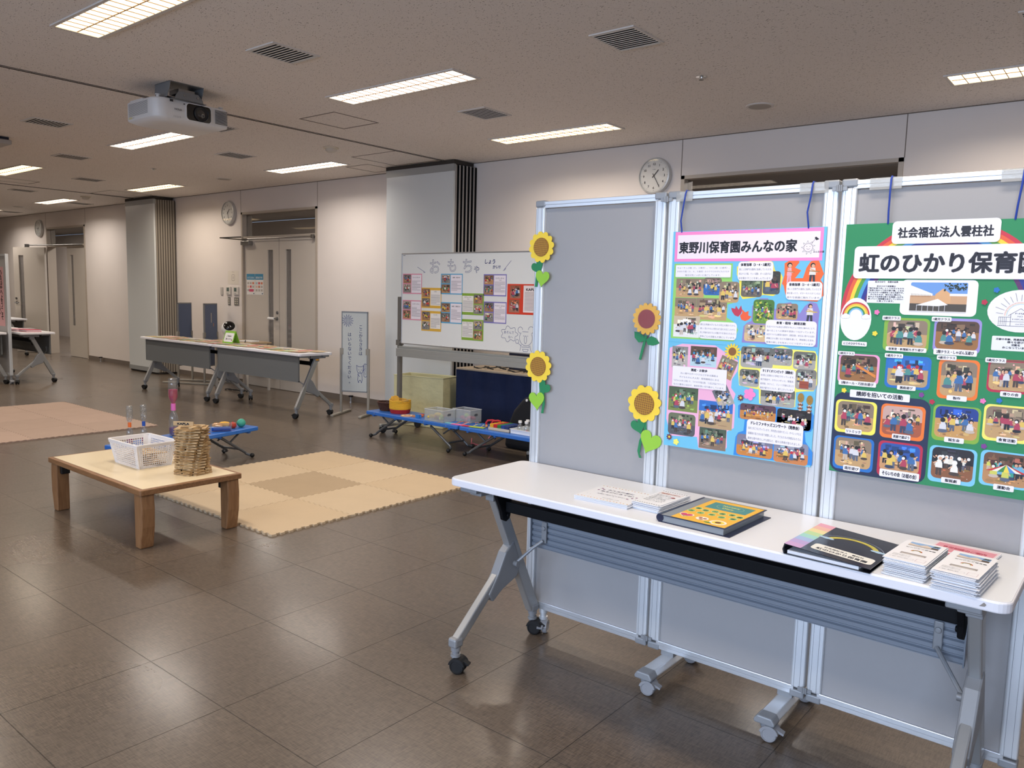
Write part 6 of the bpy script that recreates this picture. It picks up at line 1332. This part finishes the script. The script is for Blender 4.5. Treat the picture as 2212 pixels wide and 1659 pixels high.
# small side table with fan
t = thing('side_table', 'small beige side table against the wall behind the far tables', 'table', (-9.93, 6.17, 0))
MB().box(-.42, .42, -.2, .2, .655, .675).build('tabletop', mat('side_table_wood', 'b29a7a', .5), t, bevel=.003)
m = [MB().box(x-.014, x+.014, y-.014, y+.014, 0, .655).build('leg', mat('side_leg_white', 'b8b2aa', .5), t) for x in (-.39, .39) for y in (-.17, .17)]
t = thing('desk_fan', 'round white desk fan with black grille on the side table', 'fan', (-10.17, 6.12, .6755), 1.03)
MB().lathe([(.09, 0), (.09, .012), (.03, .018), (.025, .05)], n=28).build('base', WHITE, t, smooth=True)
MB().tube([(-.06, 0, .075), (-.045, 0, .058), (0, 0, .05), (.045, 0, .058), (.06, 0, .075)], .008, 8).build('yoke', BLACK, t, smooth=True)
MB().sphere((0, 0, .16), .107, 32, 22).build('housing', WHITE, t, smooth=True)
o = MB().lathe([(.074, -.072), (.078, -.078), (.07, -.088), (.05, -.0985), (.02, -.1075), (.001, -.109)], n=32).build('grille', mat('fan_black', '0a0a0c', .15), t, smooth=True); o.location = (0, 0, .16); o.rotation_euler = (PI+PI/2+math.radians(-62)+0, 0, 0); o.rotation_euler = (math.radians(148-180), 0, 0); o.rotation_euler = (math.radians(-124.8), 0, 0)
o = MB().box(-.12, .12, -.07, .07, 0, .02).build('white_device', WHITE, None, .005); place(o, (-9.70, 6.14, .6755), .2); tag(o, 'flat white device lying beside the desk fan', 'device')
m = MB(); m.tube([(-10.05, 6.05, .69), (-10.0, 6.0, .72), (-9.93, 5.98, .70), (-9.85, 6.02, .68)], .006, 6).tube([(-9.65, 6.05, .70), (-9.58, 6.0, .69), (-9.53, 5.955, .62), (-9.55, 5.96, .3)], .006, 6); tag(m.build('fan_cable', RUBBER), 'black cable looping over the edge of the side table', 'cable')
m = MB()
for k in range(5): m.tube([(-9.9+.12*k+.05*math.cos(a), 5.93+.04*math.sin(a+k), .01+.004*k) for a in [i*.7 for i in range(8)]], .006, 6)
tag(m.build('floor_cables', RUBBER), 'dark cables coiled on the floor under the far tables', 'cables')
# ================================================================ FAR LEFT TABLES AND BOARD
GL = 'folding tables at the far left'
training_table('folding table behind the left display board, its right end holding pink files', (-13.0, 4.345, 0), 0, 'flat', GL)
training_table('folding table in front of the left display board, mostly hidden at the edge', (-13.13, 3.775, 0), 0, 'flat', GL)
training_table('farthest folding table, beside the open door leaf on the left', (-17.85, 5.68, 0), 0, 'flat', GL)
t = thing('display_board', 'grey display board at the left edge with a pink lettered poster', 'display board', (-12.84, 4.035, 0))
MB().box(-.57, .57, -.008, .008, .15, 1.77).build('fabric_panel', FAB, t)
[MB().box(a_, a_+.03, -.02, .02, .12, 1.795).build('post', POST, t, bevel=.005) for a_ in (.57, -.60)]; MB().box(-.57, .57, -.018, .018, 1.77, 1.795).build('top_rail', POST, t); MB().box(-.57, .57, -.018, .018, .12, .15).build('bottom_rail', POST, t)
for s in (-1, 1): caster(t, s*.57, 0, .026, .12, CG, CAP, hub=CG)
o = thing('poster', 'pink poster with bold black lettering on the left display board', 'poster', (-12.95, 4.0255, .80)); MB().box(-.2, .58, -.0015, 0, 0, .82).build('backing_sheet', mat('paper_pink', 'c5979b', .7), o)
p = PR(); p.vtext('ひろばへようこそ', .49, .70, .085, '33262c', 1.02, .03); p.vtext('こどものひろば', .38, .70, .085, '33262c', 1.05, .03); p.rect(-.15, .1, .4, .55, 'e8d0c8'); p.build('lettering', o, (0, -.002, 0))
for i, (x, y, c, l) in enumerate(((-12.37, 4.33, 'b8304c', 'crimson'), (-12.62, 4.26, 'e0a0ac', 'pale pink'))):
    t = thing('file', l+' file lying on the far left folding table', 'file', (x, y, .7213), .05+.2*i); MB().box(-.13, .13, -.10, .10, 0, .006).box(-.13, .13, -.10, .10, .024, .03).box(-.13, -.125, -.1, .1, .006, .024).build('cover', mat('file_'+c, c, .5), t); MB().box(-.122, .125, -.094, .094, .0065, .0235).build('pages', PAPER, t)
o = MB().box(-.11, .11, -.08, .08, 0, .03).build('acrylic_tray', glass('acrylic', 'e6e6e8', .4, .3), None, .003); place(o, (-12.75, 4.42, .7213), 0); tag(o, 'clear acrylic tray behind the pink files on the left table', 'tray')
m = MB(); 
for k, (dx, a) in enumerate(((0, .3), (.03, .6), (-.04, .1))): m.tube([(dx-.05, 0, .012), (dx, 0, .03), (dx+.05*math.cos(a), 0, .03+.09*math.sin(a))], [.012, .016, .003], 8)
o = m.build('carved_ornament', mat('cream_wood', 'd8c8a0', .6), None, smooth=True); place(o, (-17.3, 5.65, .7213), 0); tag(o, 'pale curved ornament on the farthest left table', 'ornament')
# ================================================================ WALL FITTINGS
def clock(label, x, z, r, hh, mm, num=True):
    t = thing('wall_clock', label, 'clock', (x, W, z), 0, 'wall clocks')
    MB().lathe([(r*.9, 0), (r, .004), (r, .03), (r*.97, .045), (r*.90, .05), (r*.89, .044)], n=48, ax='y', caps=False).build('rim', mat('clock_rim', 'c9c9c6', .35, .2), t, smooth=True)
    MB().cyl((0, 0, 0), (0, -.038, 0), r*.905, 48).build('dial', mat('clock_dial', 'e0dfda', .5), t)
    p = PR()
    for k in range(60):
        a = PI/2-2*PI*k/60; l = .045 if k % 5 == 0 else .02; p.line([(r*.84*math.cos(a), r*.84*math.sin(a)), (r*(.84-l)*math.cos(a), r*(.84-l)*math.sin(a))], r*(.018 if k % 5 == 0 else .009), '33333a')
    for k in range(1, 13): a = PI/2-2*PI*k/12; p.text(str(k), r*.65*math.cos(a), r*.65*math.sin(a)-r*.075, r*.155, '26262c', 'c', bold=.03)
    p.text('CITIZEN', 0, r*.32, r*.05, '50505a', 'c') if 'near' in label else None
    p.build('numerals', t, (0, -.0385, 0))
    m = MB()
    for frac, L_, w_, y in (((hh % 12+mm/60)/12, .42, .05, -.042), (mm/60, .66, .035, -.0435)):
        a = PI/2-2*PI*frac; m.bar((-r*.14*math.cos(a), y, -r*.14*math.sin(a)), (r*L_*math.cos(a), y, r*L_*math.sin(a)), r*w_, .001, up=(0, 1, 0))
    m.cyl((0, -.038, 0), (0, -.0455, 0), r*.03, 12).build('hands', mat('clock_hands', '1d1d22', .5), t)
    MB().cyl((0, -.0465, 0), (0, -.0475, 0), r*.89, 40).build('cover_glass', glass('clock_glass', 'ffffff', .3), t); return t
clock('wall clock nearest the camera, above the grey screen', -3.627, 2.517, .162, 1, 25); clock('wall clock left of the closed double door', -10.68, 2.507, .17, 1, 27); clock('small distant wall clock by the open doorway on the left', -17.70, 2.52, .17, 8, 32)
SWG = mat('switch_steel', '8d8b86', .4, .5); LCD = mat('lcd_grey', '5c6a64', .3)
def plate(name, label, cat, x0, x1, z0, z1, m, d=.012): t = thing(name, label, cat, ((x0+x1)/2, W, (z0+z1)/2)); MB().box(-(x1-x0)/2, (x1-x0)/2, -d, 0, -(z1-z0)/2, (z1-z0)/2).build('plate', m, t, bevel=.003); return t
t = plate('wall_notice', 'square white notice above the thermostats beside the closed door', 'notice', -10.762, -10.472, 1.468, 1.666, mat('notice_paper', 'd8d0c4', .6), .0015)
p = PR(); p.text('お知らせ', 0, .075, .014, '8a8078', 'c'); p.line([(-.03, -.045), (.03, -.045), (.04, -.03), (.04, .025), (.03, .04), (-.03, .04), (-.04, .025), (-.04, -.03), (-.03, -.045)], .006, '9c948c'); p.rect(-.022, -.022, .044, .04, 'c8c0b6'); p.build('print', t, (0, -.0017, 0))
t = plate('temperature_sensor', 'small slim sensor plate at the left of the thermostats', 'switch', -10.955, -10.895, 1.305, 1.42, mat('sensor_grey', 'b5b0aa', .5))
for i, (a, b) in enumerate(((-10.796, -10.672), (-10.602, -10.467))):
    t = plate('thermostat', ('left' if i == 0 else 'right')+' white thermostat with grey display beside the closed door', 'thermostat', a, b, 1.312, 1.43, mat('thermo_white', 'cfcac2', .5), .02); MB().box(-.035, .028, -.0215, -.0195, -.01, .045).build('display', LCD, t); MB().box(-.03, -.01, -.022, -.02, -.045, -.03).box(.0, .02, -.022, -.02, -.045, -.03).build('button', mat('thermo_button', 'a8a8a4', .5), t)
for i, (a, b) in enumerate(((-10.761, -10.695), (-10.592, -10.470))):
    t = plate('light_switch', ('narrow' if i == 0 else 'wide')+' steel switch plate below the thermostats', 'switch', a, b, 1.158, 1.276, SWG, .008); m = MB(); c = 1 if i == 0 else 2
    for x in ([0] if c == 1 else [-.025, .025]):
        for z in (-.032, 0, .032): m.box(x-.012, x+.012, -.0105, -.0075, z-.009, z+.009)
    m.build('rocker', mat('rocker_cream', 'd0c8b8', .5), t)
for i, (a, b, l) in enumerate(((-10.294, -10.09, 'left of two health notices taped on the closed door leaf'), (-10.082, -9.876, 'right of two health notices taped on the closed door leaf'))):
    t = thing('door_notice', l, 'notice', (a, W+.0195, 1.324)); w_ = b-a; h = .298; MB().box(0, w_, -.001, 0, 0, h).build('sheet', mat('notice_white', 'dcdad6', .6), t)
    p = PR(); p.rect(0, h*.72, w_, h*.28, '3f86a8'); p.text('お子さまは' if i == 0 else '感染症予防', w_/2, h*.78, .028, 'e8eef0', 'c', bold=.03, width=w_*.8); q = random.Random(i)
    for r in range(3):
        for c in range(3): p.rect(w_*(.08+.31*c), h*(.5-.17*r), w_*.22, h*.11, q.choice(('c87a5c', 'a8b8c0', 'd8b0a0', 'b0a8a0', 'c84a50')))
    if i == 0: p.rr(w_*.3, h*.14, w_*.55, h*.13, .01, 'c85070')
    p.rect(w_*.82, h*.03, w_*.12, h*.06, '3a5a78'); p.build('print', t, (0, -.0012, 0))
for i, x in enumerate((-7.84, -14.99)):
    t = thing('door_stop', ('black-topped door stop on the floor beside the sign stand', 'distant door stop on the floor near the far partition')[i], 'door stop', (x, W-.06, 0)); MB().lathe([(.02, 0), (.02, .006), (.011, .01), (.011, .075)], n=16).build('post', ALU, t, smooth=True); MB().lathe([(.03, .072), (.032, .08), (.03, .09)], n=20).build('rubber_cap', RUBBER, t, smooth=True)
# ================================================================ PROJECTOR
PJ = mat('projector_white', 'd8d6d4', .4); MT = mat('mount_steel_grey', '7b7d7f', .4, .3)
t = thing('projector', 'white ceiling projector with black lens hanging from a grey bracket', 'projector', (-5.66, 3.02, ZC))
X, Y = .21, .275; zb, zt = -.245, -.11      # lens side faces +X, grille side faces -Y
P = []
for cx_, cy_, r, a0 in ((X-.03, Y-.02, .02, 0), (-X+.02, Y-.02, .02, PI/2), (-X+.02, -Y+.02, .02, PI), (X-.09, -Y+.09, .09, 1.5*PI)):
    for k in range(7): a = a0+PI/2*k/6; P.append((cx_+r*math.cos(a)+(.01 if cx_ > 0 and r < .05 else 0), cy_+r*math.sin(a)))
n = len(P); vs = []; 
for z, s in ((zb-.028, .62), (zb-.02, .82), (zb, .985), (zb+.008, 1), (zt-.01, 1), (zt, .97)): vs += [(x*s, y*s, z) for x, y in P]
fs = [(j*n+i, j*n+(i+1) % n, (j+1)*n+(i+1) % n, (j+1)*n+i) for j in range(5) for i in range(n)]+[tuple(range(n))[::-1], tuple(range(5*n, 6*n))]
MB().add(vs, fs).build('body', PJ, t, smooth=True)
Pl = rrect(-.05, zb+.012, .185, .112, .024, 5)
MB().prism(Pl, 'x', X-.002, X+.0035).build('lens_recess', mat('lens_black', '08080a', .25), t)
m = MB(); Po = rrect(-.056, zb+.006, .197, .124, .028, 5); n2 = len(Po)
m.add([(X+.006, y, z) for y, z in Po]+[(X+.006, y, z) for y, z in Pl]+[(X-.004, y, z) for y, z in Po]+[(X+.0036, y, z) for y, z in Pl], [(i, (i+1) % n2, (i+1) % n2+n2, i+n2) for i in range(n2)]+[(i, i+2*n2, (i+1) % n2+2*n2, (i+1) % n2) for i in range(n2)]+[(i+n2, (i+1) % n2+n2, (i+1) % n2+3*n2, i+3*n2) for i in range(n2)]); m.build('lens_bezel', PJ, t)
le = MB().lathe([(.056, X-.01), (.056, X+.012), (.049, X+.016), (.046, X+.010), (.03, X+.006)], (0, .06, zb+.068), 32, ax='x', caps=False).build('lens_ring', mat('lens_ring_black', '17171a', .35), t, smooth=True)
MB().lathe([(.034, X+.004), (.024, X+.009), (.001, X+.012)], (0, .06, zb+.068), 28, ax='x').build('lens', mat('lens_glass', '0a0608', .05, spec=1, coat=1), le, smooth=True)
m = MB()
for k in range(13): z = zb+.02+k*.0078; m.box(X+.0085, X+.0122, .165, .262, z, z+.0032)
m.build('front_grille', mat('grille_dark', '46443f', .8), t)
m = MB()
for k in range(15): z = zb+.03+k*.006; m.box(-X+.03, X-.11, -Y-.0008, -Y+.001, z, z+.0022)
m.build('side_grille', mat('grille_mid', '77746e', .8), t)
p = PR(); p.text('EPSON', 0, 0, .0145, '2a2a2e', 'c', bold=.02); o = p.build('brand_lettering', t, (X+.0122, -.118, zb+.072)); o.rotation_euler = (PI/2, PI, PI/2); o.rotation_euler = (-PI/2, 0, PI/2+PI) ; o.rotation_euler = (PI/2, 0, PI/2); o.rotation_mode = 'QUATERNION'
from mathutils import Quaternion
o.rotation_quaternion = Matrix(((0, 0, 1), (-1, 0, 0), (0, -1, 0))).to_quaternion()
p = PR(); p.rect(.088, -.012, .01, .008, '18181a'); o = p.build('sensor_window', t, (X+.0122, -.165, zt-.016)); o.rotation_euler = (PI/2, 0, PI/2)
p = PR(); p.rect(-.012, -.008, .024, .016, '2c2c30'); o = p.build('sticker', t, (X+.0122, -.165, zt-.016)); o.rotation_euler = (PI/2, 0, PI/2); 
p = PR(); p.rect(0, 0, .055, .014, 'cfc69a').text('LASER', .062, .003, .007, '5a5a58'); p.build('warning_label', t, (-X+.03, -Y-.001, zb+.012))
p = PR(); 
for k in range(5): p.line([(k*.012, 0), (k*.012+.002, -.008), (k*.012, -.012)], .0016, '3c3a3a')
o = p.build('indicator_marks', t, (X+.0122, -.15, zb+.022)); o.rotation_euler = (PI/2, 0, PI/2)
for y in (-Y+.045, Y-.03): MB().lathe([(.02, zt+.02), (.02, zt+.016), (.011, zt+.014), (.011, zt-.004)], (X-.05, y, 0), 18).build('foot', PJ, t, smooth=True)
MB().box(-X+.02, -.0, -Y+.015, -Y+.03, zt-.002, zt+.012).build('cable_cover', PJ, t, bevel=.003)
m = MB().box(.125, .335, -.22+.0, .0, -.003, 0)
mt = thing('x', '', '') ; bpy.data.objects.remove(mt)
m = MB()
for yy in (-.225, -.005): m.prism([(.13-.09, -.0), (.34-.09, 0), (.325-.09, -.05), (.29-.09, -.10), (.15-.09, -.105), (.12-.09, -.06)], 'y', yy, yy+.004)
mo = m.box(.04, .25, -.225, 0, -.004, 0).build('ceiling_bracket', MT, t, bevel=.001); mo.location = (0, .065, 0); mo.scale = (1, 1.12, 1)
MB().prism([(-.19, -.113), (.0, -.113), (-.005, -.09), (-.035, -.055), (-.165, -.055), (-.185, -.09)], 'x', .235, .239).prism([(-.19, -.113), (.0, -.113), (-.005, -.09), (-.035, -.055), (-.165, -.055), (-.185, -.09)], 'x', .03, .034).box(.03, .239, -.21, .02, -.113, -.109).build('lower_bracket', MT, t, bevel=.001); lo_ = bpy.data.objects['lower_bracket']; lo_.location = (0, .065, 0); lo_.scale = (1, 1.12, 1)
m = MB()
for y in (-.15, -.05): m.cyl((.239, y, -.08), (.244, y, -.08), .007, 10)
m.box(.07, .2, -.17, -.05, -.06, -.03).build('bolt', STEEL, t).location = (0, .07, 0)
t = thing('ceiling_unit', 'slim grey ceiling-mounted unit cut by the left edge', 'ceiling fixture', (-9.15, 2.93, ZC)); MB().box(-.3, .33, -.07, .07, -.075, -.03).build('body', mat('unit_grey', 'a8a4a0', .5), t, bevel=.01); MB().box(-.25, .28, -.06, .06, -.03, 0).build('mount', mat('unit_navy', '1f2436', .6), t)
